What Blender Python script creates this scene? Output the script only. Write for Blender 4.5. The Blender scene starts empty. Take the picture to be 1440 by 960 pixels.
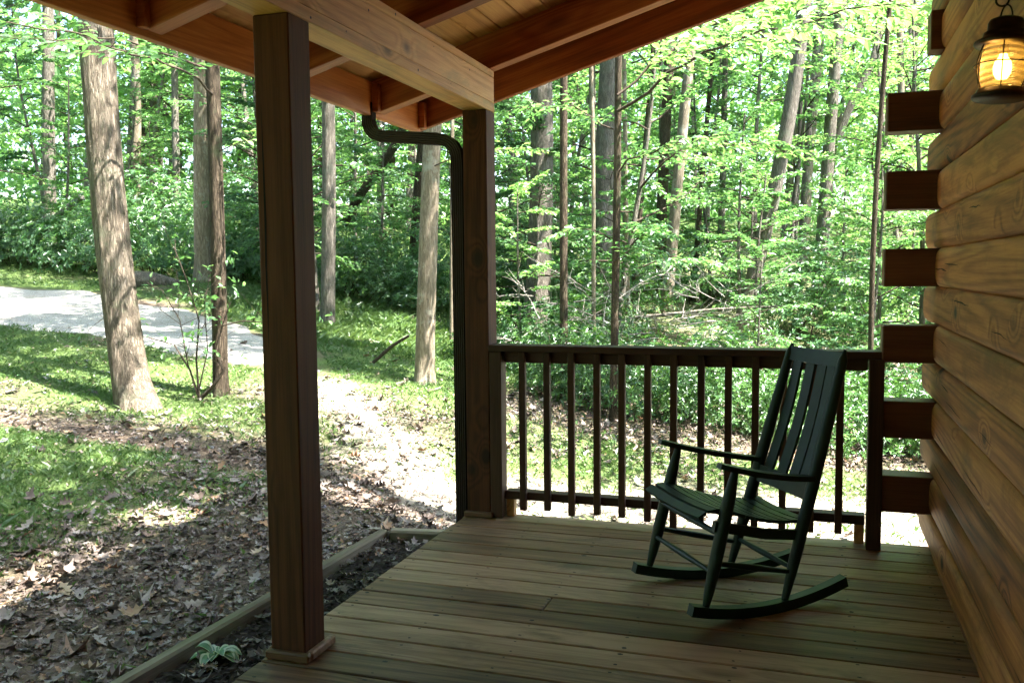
import bpy, bmesh, math, random
import numpy as np
from mathutils import Vector, Matrix, noise

random.seed(7)
rng = np.random.default_rng(11)
scene = bpy.context.scene
col = scene.collection
PI = math.pi

# ------------------------------------------------------------------ helpers
def tag(o, label=None, cat=None, group=None, kind=None):
    if label: o['label'] = label
    if cat: o['category'] = cat
    if group: o['group'] = group
    if kind: o['kind'] = kind
    return o

def empty(name, loc=(0, 0, 0), rz=0.0):
    o = bpy.data.objects.new(name, None); col.objects.link(o)
    o.empty_display_size = 0.2
    o.location = loc; o.rotation_euler = (0, 0, rz)
    return o

def link(name, me, parent=None, loc=None, rot=None, scale=None):
    o = bpy.data.objects.new(name, me); col.objects.link(o)
    if parent: o.parent = parent
    if loc is not None: o.location = loc
    if rot is not None: o.rotation_euler = rot
    if scale is not None: o.scale = scale
    return o

def copy_tree(o, parent=None):
    c = o.copy(); col.objects.link(c); c.parent = parent
    for ch in list(o.children): copy_tree(ch, c)
    return c

def mesh_arrays(name, V, loops, starts, mats, mat_idx=None, rnd=None, smooth=False):
    """V (n,3); loops flat vertex indices; starts loop start per face"""
    me = bpy.data.meshes.new(name)
    V = np.asarray(V, dtype=np.float32)
    me.vertices.add(len(V)); me.vertices.foreach_set('co', V.ravel())
    loops = np.asarray(loops, dtype=np.int32); starts = np.asarray(starts, dtype=np.int32)
    me.loops.add(len(loops)); me.loops.foreach_set('vertex_index', loops)
    me.polygons.add(len(starts)); me.polygons.foreach_set('loop_start', starts)
    if mat_idx is not None: me.polygons.foreach_set('material_index', np.asarray(mat_idx, dtype=np.int32))
    me.polygons.foreach_set('use_smooth', np.full(len(starts), smooth, dtype=bool))
    me.update(calc_edges=True)
    for m in (mats if isinstance(mats, (list, tuple)) else [mats]): me.materials.append(m)
    if rnd is not None:
        a = me.attributes.new('rnd', 'FLOAT', 'FACE'); a.data.foreach_set('value', np.asarray(rnd, dtype=np.float32))
    return me

class MB:
    """collects convex solids, tubes and sheets into ONE mesh"""
    def __init__(s): s.V = []; s.F = []; s.R = []; s.M = []; s.S = []; s.n = 0
    def add(s, V, F, rnd=0.0, mi=0, smooth=False):
        V = [tuple(v) for v in V]
        s.V += V
        for f in F:
            s.F.append([i + s.n for i in f]); s.R.append(rnd); s.M.append(mi); s.S.append(smooth)
        s.n += len(V)
    def box(s, a, b, rnd=0.0, mi=0, ch=0.003, M=None):
        """chamfered box from corner a to corner b"""
        a, b = [min(a[i], b[i]) for i in range(3)], [max(a[i], b[i]) for i in range(3)]
        c = [(a[i] + b[i]) / 2 for i in range(3)]; h = [abs(b[i] - a[i]) / 2 for i in range(3)]
        ch = min(ch, min(h) * 0.45)
        V = []; idx = {}
        for sx in (-1, 1):
            for sy in (-1, 1):
                for sz in (-1, 1):
                    for k in range(3):
                        p = []
                        for i, sg in enumerate((sx, sy, sz)):
                            p.append(c[i] + sg * (h[i] - (0 if i == k else ch)))
                        idx[(sx, sy, sz, k)] = len(V); V.append(p)
        F = []
        for k in range(3):
            i, j = [q for q in range(3) if q != k]
            for sk in (-1, 1):
                f = []
                for (si, sj) in ((-1, -1), (1, -1), (1, 1), (-1, 1)):
                    sg = [0, 0, 0]; sg[k] = sk; sg[i] = si; sg[j] = sj
                    f.append(idx[(sg[0], sg[1], sg[2], k)])
                F.append(f)
        for k in range(3):           # edge along axis k
            i, j = [q for q in range(3) if q != k]
            for si in (-1, 1):
                for sj in (-1, 1):
                    f = []
                    for (sk, kk) in ((-1, i), (1, i), (1, j), (-1, j)):
                        sg = [0, 0, 0]; sg[k] = sk; sg[i] = si; sg[j] = sj
                        f.append(idx[(sg[0], sg[1], sg[2], kk)])
                    F.append(f)
        for sx in (-1, 1):
            for sy in (-1, 1):
                for sz in (-1, 1):
                    F.append([idx[(sx, sy, sz, k)] for k in range(3)])
        V = [Vector(v) for v in V]
        if M is not None: V = [M @ v for v in V]
        cc = sum(V, Vector()) / len(V)
        G = []
        for f in F:
            n = (V[f[1]] - V[f[0]]).cross(V[f[2]] - V[f[1]])
            m = sum((V[i] for i in f), Vector()) / len(f) - cc
            G.append(f if n.dot(m) >= 0 else f[::-1])
        s.add(V, G, rnd, mi)
    def tube(s, P, r, n=8, rnd=0.0, mi=0, cap=True, smooth=True, sx=1.0):
        """P list of points, r radius or list"""
        P = [Vector(p) for p in P]
        if not isinstance(r, (list, tuple)): r = [r] * len(P)
        V = []; F = []
        t0 = (P[1] - P[0]).normalized()
        up = Vector((0, 0, 1)) if abs(t0.z) < 0.9 else Vector((1, 0, 0))
        u = t0.cross(up).normalized()
        for i, p in enumerate(P):
            t = (P[min(i + 1, len(P) - 1)] - P[max(i - 1, 0)]).normalized()
            u = (u - t * u.dot(t)).normalized(); w = t.cross(u)
            for k in range(n):
                a = 2 * PI * k / n
                V.append(p + (u * math.cos(a) * sx + w * math.sin(a)) * r[i])
        for i in range(len(P) - 1):
            for k in range(n):
                k2 = (k + 1) % n
                F.append([i * n + k, i * n + k2, (i + 1) * n + k2, (i + 1) * n + k])
        s.add(V, F, rnd, mi, smooth)
        if cap:
            s.add(V[:n], [list(range(n))[::-1]], rnd, mi); s.add(V[-n:], [list(range(n))], rnd, mi)
    def strip(s, P, W, T, side, rnd=0.0, mi=0, cap=True):
        """board of width W (along side) and thickness T following points P"""
        P = [Vector(p) for p in P]; side = Vector(side).normalized()
        V = []; F = []
        for i, p in enumerate(P):
            w = W[i] if isinstance(W, (list, tuple)) else W
            t = (P[min(i + 1, len(P) - 1)] - P[max(i - 1, 0)]).normalized()
            nrm = side.cross(t).normalized()
            for a, b in ((-1, -1), (1, -1), (1, 1), (-1, 1)):
                V.append(p + side * (a * w / 2) + nrm * (b * T / 2))
        for i in range(len(P) - 1):
            for k in range(4):
                k2 = (k + 1) % 4
                F.append([i * 4 + k, i * 4 + k2, (i + 1) * 4 + k2, (i + 1) * 4 + k])
        F.append([3, 2, 1, 0]); m = (len(P) - 1) * 4; F.append([m, m + 1, m + 2, m + 3])
        s.add(V, F, rnd, mi)
    def lathe(s, prof, c=(0, 0, 0), n=32, mi=0, smooth=True):
        V = []; F = []
        for (r, z) in prof:
            for k in range(n):
                a = 2 * PI * k / n
                V.append((c[0] + r * math.cos(a), c[1] + r * math.sin(a), c[2] + z))
        for i in range(len(prof) - 1):
            for k in range(n):
                k2 = (k + 1) % n
                F.append([i * n + k, i * n + k2, (i + 1) * n + k2, (i + 1) * n + k])
        s.add(V, F, 0, mi, smooth)
    def build(s, name, mats, parent=None, **kw):
        me = bpy.data.meshes.new(name)
        me.from_pydata(s.V, [], s.F)
        me.polygons.foreach_set('material_index', s.M)
        me.polygons.foreach_set('use_smooth', s.S)
        for m in (mats if isinstance(mats, (list, tuple)) else [mats]): me.materials.append(m)
        a = me.attributes.new('rnd', 'FLOAT', 'FACE'); a.data.foreach_set('value', s.R)
        bm = bmesh.new(); bm.from_mesh(me); bmesh.ops.recalc_face_normals(bm, faces=bm.faces); bm.to_mesh(me); bm.free()
        me.update()
        return link(name, me, parent, **kw)

# ------------------------------------------------------------------ materials
class NT:
    def __init__(s, name):
        s.m = bpy.data.materials.new(name); s.m.use_nodes = True
        s.t = s.m.node_tree; s.t.nodes.clear()
        s.out = s.t.nodes.new('ShaderNodeOutputMaterial')
    def n(s, typ, **kw):
        nd = s.t.nodes.new(typ)
        for k, v in kw.items():
            if k.startswith('i_'):
                key = k[2:]
                key = int(key) if key.isdigit() else key.replace('_', ' ')
                if isinstance(v, bpy.types.NodeSocket): s.t.links.new(v, nd.inputs[key])
                else: nd.inputs[key].default_value = v
            else: setattr(nd, k, v)
        return nd
    def math(s, op, a, b=0.0, c=None, clamp=False):
        nd = s.t.nodes.new('ShaderNodeMath'); nd.operation = op; nd.use_clamp = clamp
        for i, v in enumerate((a, b, c)):
            if v is None: continue
            if isinstance(v, bpy.types.NodeSocket): s.t.links.new(v, nd.inputs[i])
            else: nd.inputs[i].default_value = v
        return nd.outputs[0]
    def vmul(s, v, xyz):
        nd = s.t.nodes.new('ShaderNodeVectorMath'); nd.operation = 'MULTIPLY'
        s.t.links.new(v, nd.inputs[0]); nd.inputs[1].default_value = xyz
        return nd.outputs[0]
    def vadd(s, v, w):
        nd = s.t.nodes.new('ShaderNodeVectorMath'); nd.operation = 'ADD'
        s.t.links.new(v, nd.inputs[0]); s.t.links.new(w, nd.inputs[1]) if isinstance(w, bpy.types.NodeSocket) else setattr(nd.inputs[1], 'default_value', w)
        return nd.outputs[0]
    def noise(s, vec, scale=1.0, detail=4.0, rough=0.55, dist=0.0, dim='3D', w=None):
        nd = s.t.nodes.new('ShaderNodeTexNoise'); nd.noise_dimensions = dim
        s.t.links.new(vec, nd.inputs['Vector'])
        nd.inputs['Scale'].default_value = scale; nd.inputs['Detail'].default_value = detail
        nd.inputs['Roughness'].default_value = rough; nd.inputs['Distortion'].default_value = dist
        if w is not None: s.t.links.new(w, nd.inputs['W'])
        return nd.outputs[0]
    def ramp(s, fac, stops, interp='LINEAR'):
        nd = s.t.nodes.new('ShaderNodeValToRGB'); cr = nd.color_ramp; cr.interpolation = interp
        while len(cr.elements) < len(stops): cr.elements.new(0.5)
        for e, (p, c) in zip(cr.elements, stops):
            e.position = p; e.color = (c[0], c[1], c[2], 1) if not isinstance(c, (int, float)) else (c, c, c, 1)
        s.t.links.new(fac, nd.inputs[0]); return nd.outputs[0]
    def mix(s, fac, a, b, blend='MIX'):
        nd = s.t.nodes.new('ShaderNodeMix'); nd.data_type = 'RGBA'; nd.blend_type = blend
        for sock, v in ((nd.inputs[0], fac), (nd.inputs[6], a), (nd.inputs[7], b)):
            if isinstance(v, bpy.types.NodeSocket): s.t.links.new(v, sock)
            elif isinstance(v, (int, float)): sock.default_value = v
            else: sock.default_value = (v[0], v[1], v[2], 1)
        return nd.outputs[2]
    def coord(s, kind='Object'):
        return s.t.nodes.new('ShaderNodeTexCoord').outputs[kind]
    def attr(s, name):
        nd = s.t.nodes.new('ShaderNodeAttribute'); nd.attribute_name = name; return nd.outputs['Fac']
    def bump(s, h, strength=0.3, dist=0.01):
        nd = s.t.nodes.new('ShaderNodeBump'); nd.inputs['Strength'].default_value = strength
        nd.inputs['Distance'].default_value = dist; s.t.links.new(h, nd.inputs['Height']); return nd.outputs[0]
    def bsdf(s, color, rough=0.6, normal=None, spec=0.4, metal=0.0):
        nd = s.t.nodes.new('ShaderNodeBsdfPrincipled')
        for key, v in (('Base Color', color), ('Roughness', rough), ('Specular IOR Level', spec), ('Metallic', metal)):
            if isinstance(v, bpy.types.NodeSocket): s.t.links.new(v, nd.inputs[key])
            elif isinstance(v, (int, float)): nd.inputs[key].default_value = v
            else: nd.inputs[key].default_value = (v[0], v[1], v[2], 1)
        if normal is not None: s.t.links.new(normal, nd.inputs['Normal'])
        return nd.outputs[0]
    def done(s, sh):
        s.t.links.new(sh, s.out.inputs['Surface']); return s.m

def wood(name, axis, dark, mid, light, rough=0.6, knots=0.5, ring=1.0, grime=None, wash=0.25, spec=0.3, knot_col=(0.02, 0.012, 0.007), rcon=1.0):
    """sawn timber, grain along the given local axis"""
    T = NT(name)
    co = T.coord('Object'); r = T.attr('rnd')
    off = T.n('ShaderNodeCombineXYZ', i_X=T.math('MULTIPLY', r, 17.3), i_Y=T.math('MULTIPLY', r, 7.7), i_Z=T.math('MULTIPLY', r, 31.1)).outputs[0]
    co = T.vadd(co, off)
    def st(along, across):
        v = [across] * 3; v['xyz'.index(axis)] = along; return T.vmul(co, v)
    # knots: sparse points
    vor = T.t.nodes.new('ShaderNodeTexVoronoi'); T.t.links.new(st(3.0, 4.6) if knots > .6 else st(1.5, 4.2), vor.inputs['Vector']); vor.inputs['Scale'].default_value = 1.0
    d = vor.outputs['Distance']
    sep = T.t.nodes.new('ShaderNodeSeparateColor'); T.t.links.new(vor.outputs['Color'], sep.inputs[0])
    pick = T.math('GREATER_THAN', sep.outputs[0], 0.45 if knots > .6 else 0.3)
    kn = T.math('MULTIPLY', pick, T.ramp(d, [(0.0, 1.0), (0.09, 0.95), (0.14, 0.4), (0.20, 0.0)]))
    kh = T.math('MULTIPLY', pick, T.ramp(d, [(0.0, 1.0), (0.42, 0.0), (1.0, 0.0)], 'EASE'))
    base = T.noise(st(0.16, 3.2), 1.0, 2.2, 0.45, 0.2)
    ringv = T.math('MULTIPLY', T.math('ADD', base, T.math('MULTIPLY', kh, 0.16 * knots)), 60 * ring)
    rings = T.math('POWER', T.math('ADD', T.math('MULTIPLY', T.math('SINE', ringv), 0.5), 0.5), 1.6)
    fib = T.noise(st(3.0, 120), 1.0, 5, 0.7)
    big = T.noise(st(0.9, 2.4), 1.0, 4, 0.6, 0.4)
    tone = T.math('ADD', T.math('MULTIPLY', rings, -0.15 * rcon), T.math('ADD', T.math('MULTIPLY', fib, 0.70), T.math('MULTIPLY', big, 0.60)))
    tone = T.math('ADD', tone, T.math('MULTIPLY', T.math('SUBTRACT', T.math('FRACT', T.math('MULTIPLY', r, 5.37)), 0.5), wash))
    c = T.ramp(tone, [(0.18, dark), (0.5, mid), (0.85, light)])
    if grime:
        g = T.noise(st(1.2, 3.5), 1.3, 6, 0.7, 0.8)
        gf = T.ramp(g, [(0.50, 0.0), (0.68, 0.75)])
        c = T.mix(gf, c, grime)
    c = T.mix(T.math('MULTIPLY', kn, min(1, knots)), c, knot_col)
    h = T.math('ADD', T.math('MULTIPLY', fib, 0.7), T.math('MULTIPLY', rings, 0.25))
    return T.done(T.bsdf(c, rough, T.bump(h, 0.35, 0.003), spec))

M = {}
# weathered deck boards
M['deck'] = wood('weathered_deck_wood', 'x', (0.062, 0.028, 0.015), (0.235, 0.128, 0.068), (0.43, 0.27, 0.165), 0.5, 0.6, 2.0, (0.09, 0.058, 0.03), 0.6, 0.3)
M['post'] = wood('stained_post_wood', 'z', (0.012, 0.004, 0.002), (0.052, 0.018, 0.008), (0.125, 0.046, 0.019), 0.7, 0.9, 2.2, None, 0.3, 0.25)
M['post2'] = M['post']
M['rail_x'] = wood('stained_rail_wood', 'x', (0.022, 0.010, 0.006), (0.055, 0.025, 0.014), (0.10, 0.05, 0.028), 0.6, 0.3, 1.0, None, 0.3, 0.25)
M['rail_z'] = wood('stained_baluster_wood', 'z', (0.022, 0.010, 0.006), (0.055, 0.025, 0.014), (0.10, 0.05, 0.028), 0.6, 0.2, 1.0, None, 0.3, 0.25)
M['beam'] = wood('pine_beam_wood', 'y', (0.22, 0.085, 0.026), (0.55, 0.275, 0.088), (0.73, 0.42, 0.16), 0.55, 0.8, 1.8, (0.36, 0.24, 0.09), 0.2, 0.3, (0.07, 0.03, 0.012))
M['rafter'] = wood('cedar_rafter_wood', 'x', (0.10, 0.018, 0.005), (0.27, 0.066, 0.016), (0.48, 0.155, 0.042), 0.5, 0.4, 1.8, None, 0.25, 0.35)
M['fascia'] = wood('cedar_fascia_wood', 'y', (0.18, 0.045, 0.011), (0.42, 0.135, 0.033), (0.62, 0.25, 0.065), 0.5, 0.6, 1.8, None, 0.2, 0.35)
M['sheath'] = wood('pine_sheathing_wood', 'y', (0.27, 0.12, 0.036), (0.52, 0.27, 0.09), (0.68, 0.40, 0.15), 0.55, 0.9, 1.8, None, 0.3, 0.3, (0.12, 0.045, 0.015))
M['log'] = wood('pine_log_wood', 'y', (0.075, 0.021, 0.007), (0.32, 0.110, 0.032), (0.56, 0.238, 0.075), 0.6, 1.0, 2.0, (0.15, 0.062, 0.02), 0.45, 0.25, (0.022, 0.011, 0.006), rcon=1.5)
M['log_x'] = wood('dark_log_end_wood', 'x', (0.035, 0.011, 0.005), (0.098, 0.032, 0.012), (0.18, 0.066, 0.026), 0.55, 0.3, 0.8, None, 0.2, 0.35)
M['timber'] = wood('grey_bed_timber_wood', 'y', (0.09, 0.072, 0.047), (0.20, 0.168, 0.115), (0.31, 0.27, 0.19), 0.8, 0.5, 0.9, (0.14, 0.15, 0.075), 0.3, 0.2)
M['timber_x'] = wood('grey_bed_timber_cross_wood', 'x', (0.09, 0.072, 0.047), (0.20, 0.168, 0.115), (0.31, 0.27, 0.19), 0.8, 0.5, 0.9, (0.14, 0.15, 0.075), 0.3, 0.2)

def plain(name, colr, rough, metal=0.0, var=0.25, spec=0.4, sc=30.0):
    T = NT(name)
    co = T.coord('Object'); nz = T.noise(co, sc, 5, 0.6)
    c = T.mix(T.ramp(nz, [(0.3, 0.0), (0.7, 1.0)]), tuple(x * (1 - var) for x in colr), tuple(min(1, x * (1 + var)) for x in colr))
    return T.done(T.bsdf(c, rough, T.bump(nz, 0.15, 0.002), spec, metal))

M['nail'] = plain('dark_nail_stain', (0.022, 0.020, 0.020), 0.7)
M['crack'] = plain('dark_check_crack', (0.012, 0.008, 0.005), 0.9)
M['roofing'] = plain('brown_shingle', (0.07, 0.05, 0.04), 0.9, var=0.4)
M['chair'] = plain('dark_green_chair_paint', (0.006, 0.023, 0.014), 0.42, var=0.35, spec=0.32, sc=14)
M['spout'] = plain('dark_brown_aluminium', (0.030, 0.021, 0.018), 0.42, 0.2, var=0.2, spec=0.5, sc=8)
M['iron'] = plain('black_lantern_metal', (0.030, 0.020, 0.012), 0.40, 0.8, var=0.4, spec=0.5, sc=60)
M['mulch'] = plain('dark_mulch', (0.022, 0.014, 0.010), 0.95, var=0.6, sc=35)
M['bulb'] = None
T = NT('lit_bulb'); e = T.n('ShaderNodeEmission', i_Color=(1.0, 0.60, 0.12, 1), i_Strength=3.0); M['bulb'] = T.done(e.outputs[0])
T = NT('amber_ribbed_glass')
wv = T.n('ShaderNodeTexWave', bands_direction='Z', i_Scale=22.0, i_Distortion=0.4); T.t.links.new(T.coord('Object'), wv.inputs['Vector'])
bp = T.bump(wv.outputs['Fac'], 0.8, 0.004)
tr = T.n('ShaderNodeBsdfTransparent', i_Color=(1.0, 0.90, 0.62, 1)); tl = T.n('ShaderNodeBsdfTranslucent', i_Color=(1.0, 0.78, 0.38, 1)); T.t.links.new(bp, tl.inputs['Normal'])
gl = T.n('ShaderNodeBsdfGlossy', i_Roughness=0.08); T.t.links.new(bp, gl.inputs['Normal'])
m1 = T.n('ShaderNodeMixShader'); T.t.links.new(T.math('MULTIPLY_ADD', wv.outputs['Fac'], 0.09, 0.08), m1.inputs[0]); T.t.links.new(tr.outputs[0], m1.inputs[1]); T.t.links.new(tl.outputs[0], m1.inputs[2])
m2 = T.n('ShaderNodeMixShader', i_0=0.10); T.t.links.new(m1.outputs[0], m2.inputs[1]); T.t.links.new(gl.outputs[0], m2.inputs[2])
M['glass'] = T.done(m2.outputs[0])

def leaf_mat(name, a, b, c, trans=0.45, gloss=0.05, grough=0.35, tcol=None):
    T = NT(name)
    r = T.attr('rnd')
    oi = T.t.nodes.new('ShaderNodeObjectInfo').outputs['Random']
    rr = T.math('FRACT', T.math('ADD', r, T.math('MULTIPLY', oi, 0.0)))
    cc = T.ramp(rr, [(0.0, a), (0.5, b), (1.0, c)])
    cc = T.mix(T.math('MULTIPLY', oi, 0.35), cc, tuple(x * 0.55 for x in b))
    df = T.t.nodes.new('ShaderNodeBsdfDiffuse'); T.t.links.new(cc, df.inputs[0])
    tc = T.mix(1.0, cc, tcol or (1.18, 1.22, 0.78), 'MULTIPLY')
    tl = T.t.nodes.new('ShaderNodeBsdfTranslucent'); T.t.links.new(tc, tl.inputs[0])
    m1 = T.n('ShaderNodeMixShader', i_0=trans); T.t.links.new(df.outputs[0], m1.inputs[1]); T.t.links.new(tl.outputs[0], m1.inputs[2])
    gl = T.n('ShaderNodeBsdfGlossy', i_Roughness=grough, i_Color=(0.9, 0.95, 1, 1))
    m2 = T.n('ShaderNodeMixShader', i_0=gloss); T.t.links.new(m1.outputs[0], m2.inputs[1]); T.t.links.new(gl.outputs[0], m2.inputs[2])
    return T.done(m2.outputs[0])
M['leaf'] = leaf_mat('fresh_green_leaves', (0.07, 0.17, 0.065), (0.12, 0.265, 0.095), (0.20, 0.36, 0.14), 0.55)
M['leaf_light'] = leaf_mat('yellow_green_leaves', (0.12, 0.26, 0.09), (0.20, 0.38, 0.13), (0.32, 0.48, 0.19), 0.55)
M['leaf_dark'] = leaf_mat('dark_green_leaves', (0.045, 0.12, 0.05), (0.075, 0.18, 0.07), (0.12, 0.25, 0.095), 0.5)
M['laurel'] = leaf_mat('glossy_laurel_leaves', (0.035, 0.10, 0.022), (0.065, 0.17, 0.035), (0.13, 0.25, 0.05), 0.35, 0.07, 0.35)
M['grass'] = leaf_mat('grass_blades', (0.065, 0.125, 0.040), (0.115, 0.195, 0.062), (0.22, 0.28, 0.115), 0.4, 0.03)
M['hosta'] = leaf_mat('hosta_leaf_green', (0.07, 0.17, 0.07), (0.10, 0.24, 0.09), (0.15, 0.30, 0.12), 0.3, 0.06)
M['hosta_edge'] = leaf_mat('hosta_leaf_cream', (0.45, 0.50, 0.30), (0.5, 0.56, 0.36), (0.55, 0.6, 0.4), 0.3, 0.06)
def litter_mat():
    T = NT('dead_oak_leaves'); r = T.attr('rnd')
    c = T.ramp(r, [(0.0, (0.055, 0.038, 0.031)), (0.3, (0.13, 0.097, 0.080)), (0.55, (0.23, 0.185, 0.16)), (0.85, (0.36, 0.32, 0.29)), (0.93, (0.30, 0.15, 0.07)), (1.0, (0.46, 0.36, 0.24))])
    co = T.coord('Object'); nz = T.noise(co, 60, 3, 0.6)
    c = T.mix(T.math('MULTIPLY', nz, 0.3), c, (0.06, 0.045, 0.04))
    return T.done(T.bsdf(c, 0.6, None, 0.35))
M['litter'] = litter_mat()

def bark(name, dark, mid, light, sc=1.0, lichen=None, strength=0.8):
    T = NT(name); co = T.coord('Object')
    v = T.vmul(co, (26 * sc, 26 * sc, 4.5 * sc))
    n1 = T.noise(v, 1.0, 6, 0.65, 0.8)
    rid = T.math('ABSOLUTE', T.math('SUBTRACT', T.noise(T.vmul(co, (40 * sc, 40 * sc, 5 * sc)), 1.0, 5, 0.65, 0.5), 0.5))
    rid = T.ramp(rid, [(0.0, 0.0), (0.10, 1.0)])
    big = T.noise(co, 1.6, 4, 0.6)
    tone = T.math('ADD', T.math('MULTIPLY', n1, 0.75), T.math('MULTIPLY', big, 0.35))
    c = T.ramp(tone, [(0.28, dark), (0.55, mid), (0.8, light)])
    c = T.mix(T.math('MULTIPLY', T.math('SUBTRACT', 1.0, rid), 0.65), c, tuple(x * 0.5 for x in dark))
    if lichen:
        l = T.ramp(T.noise(co, 3.5, 5, 0.7), [(0.55, 0.0), (0.66, 0.7)])
        c = T.mix(l, c, lichen)
    h = T.math('ADD', T.math('MULTIPLY', n1, 0.5), T.math('MULTIPLY', rid, 0.6))
    return T.done(T.bsdf(c, 0.9, T.bump(h, strength, 0.02), 0.15))
M['bark_big'] = bark('ridged_grey_brown_bark', (0.075, 0.058, 0.043), (0.24, 0.195, 0.15), (0.44, 0.385, 0.31), 1.1, (0.17, 0.18, 0.12))
M['bark_pale'] = bark('smooth_pale_bark', (0.14, 0.11, 0.08), (0.27, 0.225, 0.165), (0.42, 0.36, 0.28), 0.9, (0.34, 0.35, 0.29), 0.4)
M['bark_dark'] = bark('dark_brown_bark', (0.036, 0.027, 0.019), (0.11, 0.083, 0.058), (0.20, 0.162, 0.12), 1.3, (0.09, 0.11, 0.06))
M['bark_grey'] = bark('grey_ridged_bark', (0.095, 0.082, 0.067), (0.225, 0.198, 0.168), (0.39, 0.355, 0.31), 1.2, (0.19, 0.20, 0.16))
M['twig'] = bark('brown_twig_bark', (0.035, 0.026, 0.020), (0.08, 0.062, 0.046), (0.14, 0.115, 0.09), 2.0, None, 0.3)
M['deadwood'] = bark('bleached_dead_wood', (0.20, 0.17, 0.15), (0.40, 0.36, 0.33), (0.58, 0.54, 0.5), 2.0, None, 0.3)

# ------------------------------------------------------------------ terrain
CP = np.array([(-1.4,-1.8,-.33),(-1.0,-.2,-.33),(-.98,1.19,-.33),(0,0,-.36),(2,0,-.5),(-.95,2.2,-.40),(.65,2.0,-.5),(2.4,2.2,-.55),(.45,3.1,-.47),
 (-.48,4.19,-.30),(.95,4.2,-.45),(-1.1,5.28,-.10),(2.7,4.9,-.54),(.9,4.85,-.42),(-2.32,4.89,.10),(-2.24,2.27,-.04),(-2.5,-.48,-.14),(-3.7,.6,.02),
 (-4.5,2.58,.11),(-3.88,3.11,.15),(-4.78,4.63,.44),(-8.76,4.92,.70),(-12.6,8.45,1.2),(-10.1,10.33,1.2),(-9.3,10.07,1.26),(-5.6,8.2,.53),(-5.4,9.7,.66),
 (-2.6,10,.1),(-.9,13.3,.5),(3,9,-.45),(5,15,.2),(0,18,.9),(-20,20,3.2),(-10,30,3.6),(3,30,2.2),(14,28,1.2),(-16,-2,1.0),(-7,-4,.4),(-2.5,-5,-.25),
 (2,-7,-.45),(7,0,-.6),(12,6,-.7),(25,0,-1),(-30,5,2.8),(-13.5,10.3,1.5),(-35,35,5),(0,60,5),(40,50,2),(-1.8,-2.8,-.33)], dtype=float)
def _rbf():
    X = CP[:, :2]; d = np.sqrt(((X[:, None] - X[None]) ** 2).sum(-1) + 0.3)
    A = np.zeros((len(X) + 3, len(X) + 3)); A[:len(X), :len(X)] = d - np.eye(len(X)) * 0.05
    A[:len(X), -3] = 1; A[:len(X), -2:] = X; A[-3, :len(X)] = 1; A[-2:, :len(X)] = X.T
    return np.linalg.solve(A, np.concatenate([CP[:, 2], np.zeros(3)]))
_W = _rbf()
def H(x, y):
    x = np.atleast_1d(np.asarray(x, float)); y = np.atleast_1d(np.asarray(y, float))
    out = np.empty(x.shape)
    xf = x.ravel(); yf = y.ravel(); o = np.empty(len(xf))
    for i in range(0, len(xf), 20000):
        a = xf[i:i + 20000]; b = yf[i:i + 20000]
        rad = np.sqrt(a * a + b * b); s = np.minimum(1, 70 / np.maximum(rad, 1e-6)); a2 = a * s; b2 = b * s
        d = np.sqrt((a2[:, None] - CP[None, :, 0]) ** 2 + (b2[:, None] - CP[None, :, 1]) ** 2 + 0.3)
        o[i:i + 20000] = d @ _W[:-3] + _W[-3] + a2 * _W[-2] + b2 * _W[-1]
    return o.reshape(x.shape)
def h1(x, y): return float(H(x, y)[0])

def fnoise(x, y, s, seed=0):
    """cheap smooth value noise (numpy)"""
    g = np.random.default_rng(seed).random((64, 64))
    u = (x * s) % 64; v = (y * s) % 64
    i = np.floor(u).astype(int); j = np.floor(v).astype(int); fu = u - i; fv = v - j
    fu = fu * fu * (3 - 2 * fu); fv = fv * fv * (3 - 2 * fv)
    i %= 64; j %= 64
    i2 = (i + 1) % 64; j2 = (j + 1) % 64
    return (g[i, j] * (1 - fu) + g[i2, j] * fu) * (1 - fv) + (g[i, j2] * (1 - fu) + g[i2, j2] * fu) * fv
def fbm(x, y, s, seed=0):
    return (fnoise(x, y, s, seed) + .5 * fnoise(x, y, 2.1 * s, seed + 1) + .25 * fnoise(x, y, 4.3 * s, seed + 2)) / 1.75

# drive: a polyline with half widths
DRV = np.array([(-40, 5.0, 1.9), (-26, 5.6, 1.9), (-17, 6.5, 1.8), (-12.0, 7.0, 1.75), (-8.6, 6.55, 1.5), (-6.4, 5.8, 1.15), (-5.2, 5.25, 0.9), (-4.4, 4.8, 0.7), (-3.8, 4.4, .4), (-3.4, 4.15, .05)])
def drive_d(x, y):
    """signed: <0 inside the drive"""
    best = np.full(x.shape, 1e9)
    for a, b in zip(DRV[:-1], DRV[1:]):
        ab = b[:2] - a[:2]; t = np.clip(((x - a[0]) * ab[0] + (y - a[1]) * ab[1]) / (ab @ ab), 0, 1)
        d = np.hypot(x - a[0] - t * ab[0], y - a[1] - t * ab[1]) - (a[2] + t * (b[2] - a[2]))
        best = np.minimum(best, d)
    return best
def grass_mask(x, y):
    n = fbm(x, y, 0.9, 3)
    g = np.clip((n - 0.12) * 4.0, 0, 1)
    # leaf-strewn strip beside the porch has little grass
    near = np.clip((-1.7 + 0.35 * np.sin(y * 1.3) - x) / 1.0, 0, 1)
    near = np.where(y > 1.2, np.clip((y - 1.5) / 1.0, 0, 1) * np.where(x > -1.2, 0.85, 1), near)
    g = g * near
    g = np.where(drive_d(x, y) < -0.1, 0.0, g)
    g = np.where((y > 4.4) & (x > -1.5), g * 0.2, g)          # under the shrubs
    g = np.where(y > 12, np.maximum(g, .55), g)
    bare = np.exp(-(((x + 2.2) / 1.3) ** 2 + ((y - 3.4) / 0.7) ** 2))     # trodden leafy patch
    return g * (1 - 0.85 * bare) * (1 - .8 * bare_sun_mask(x, y))

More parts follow.
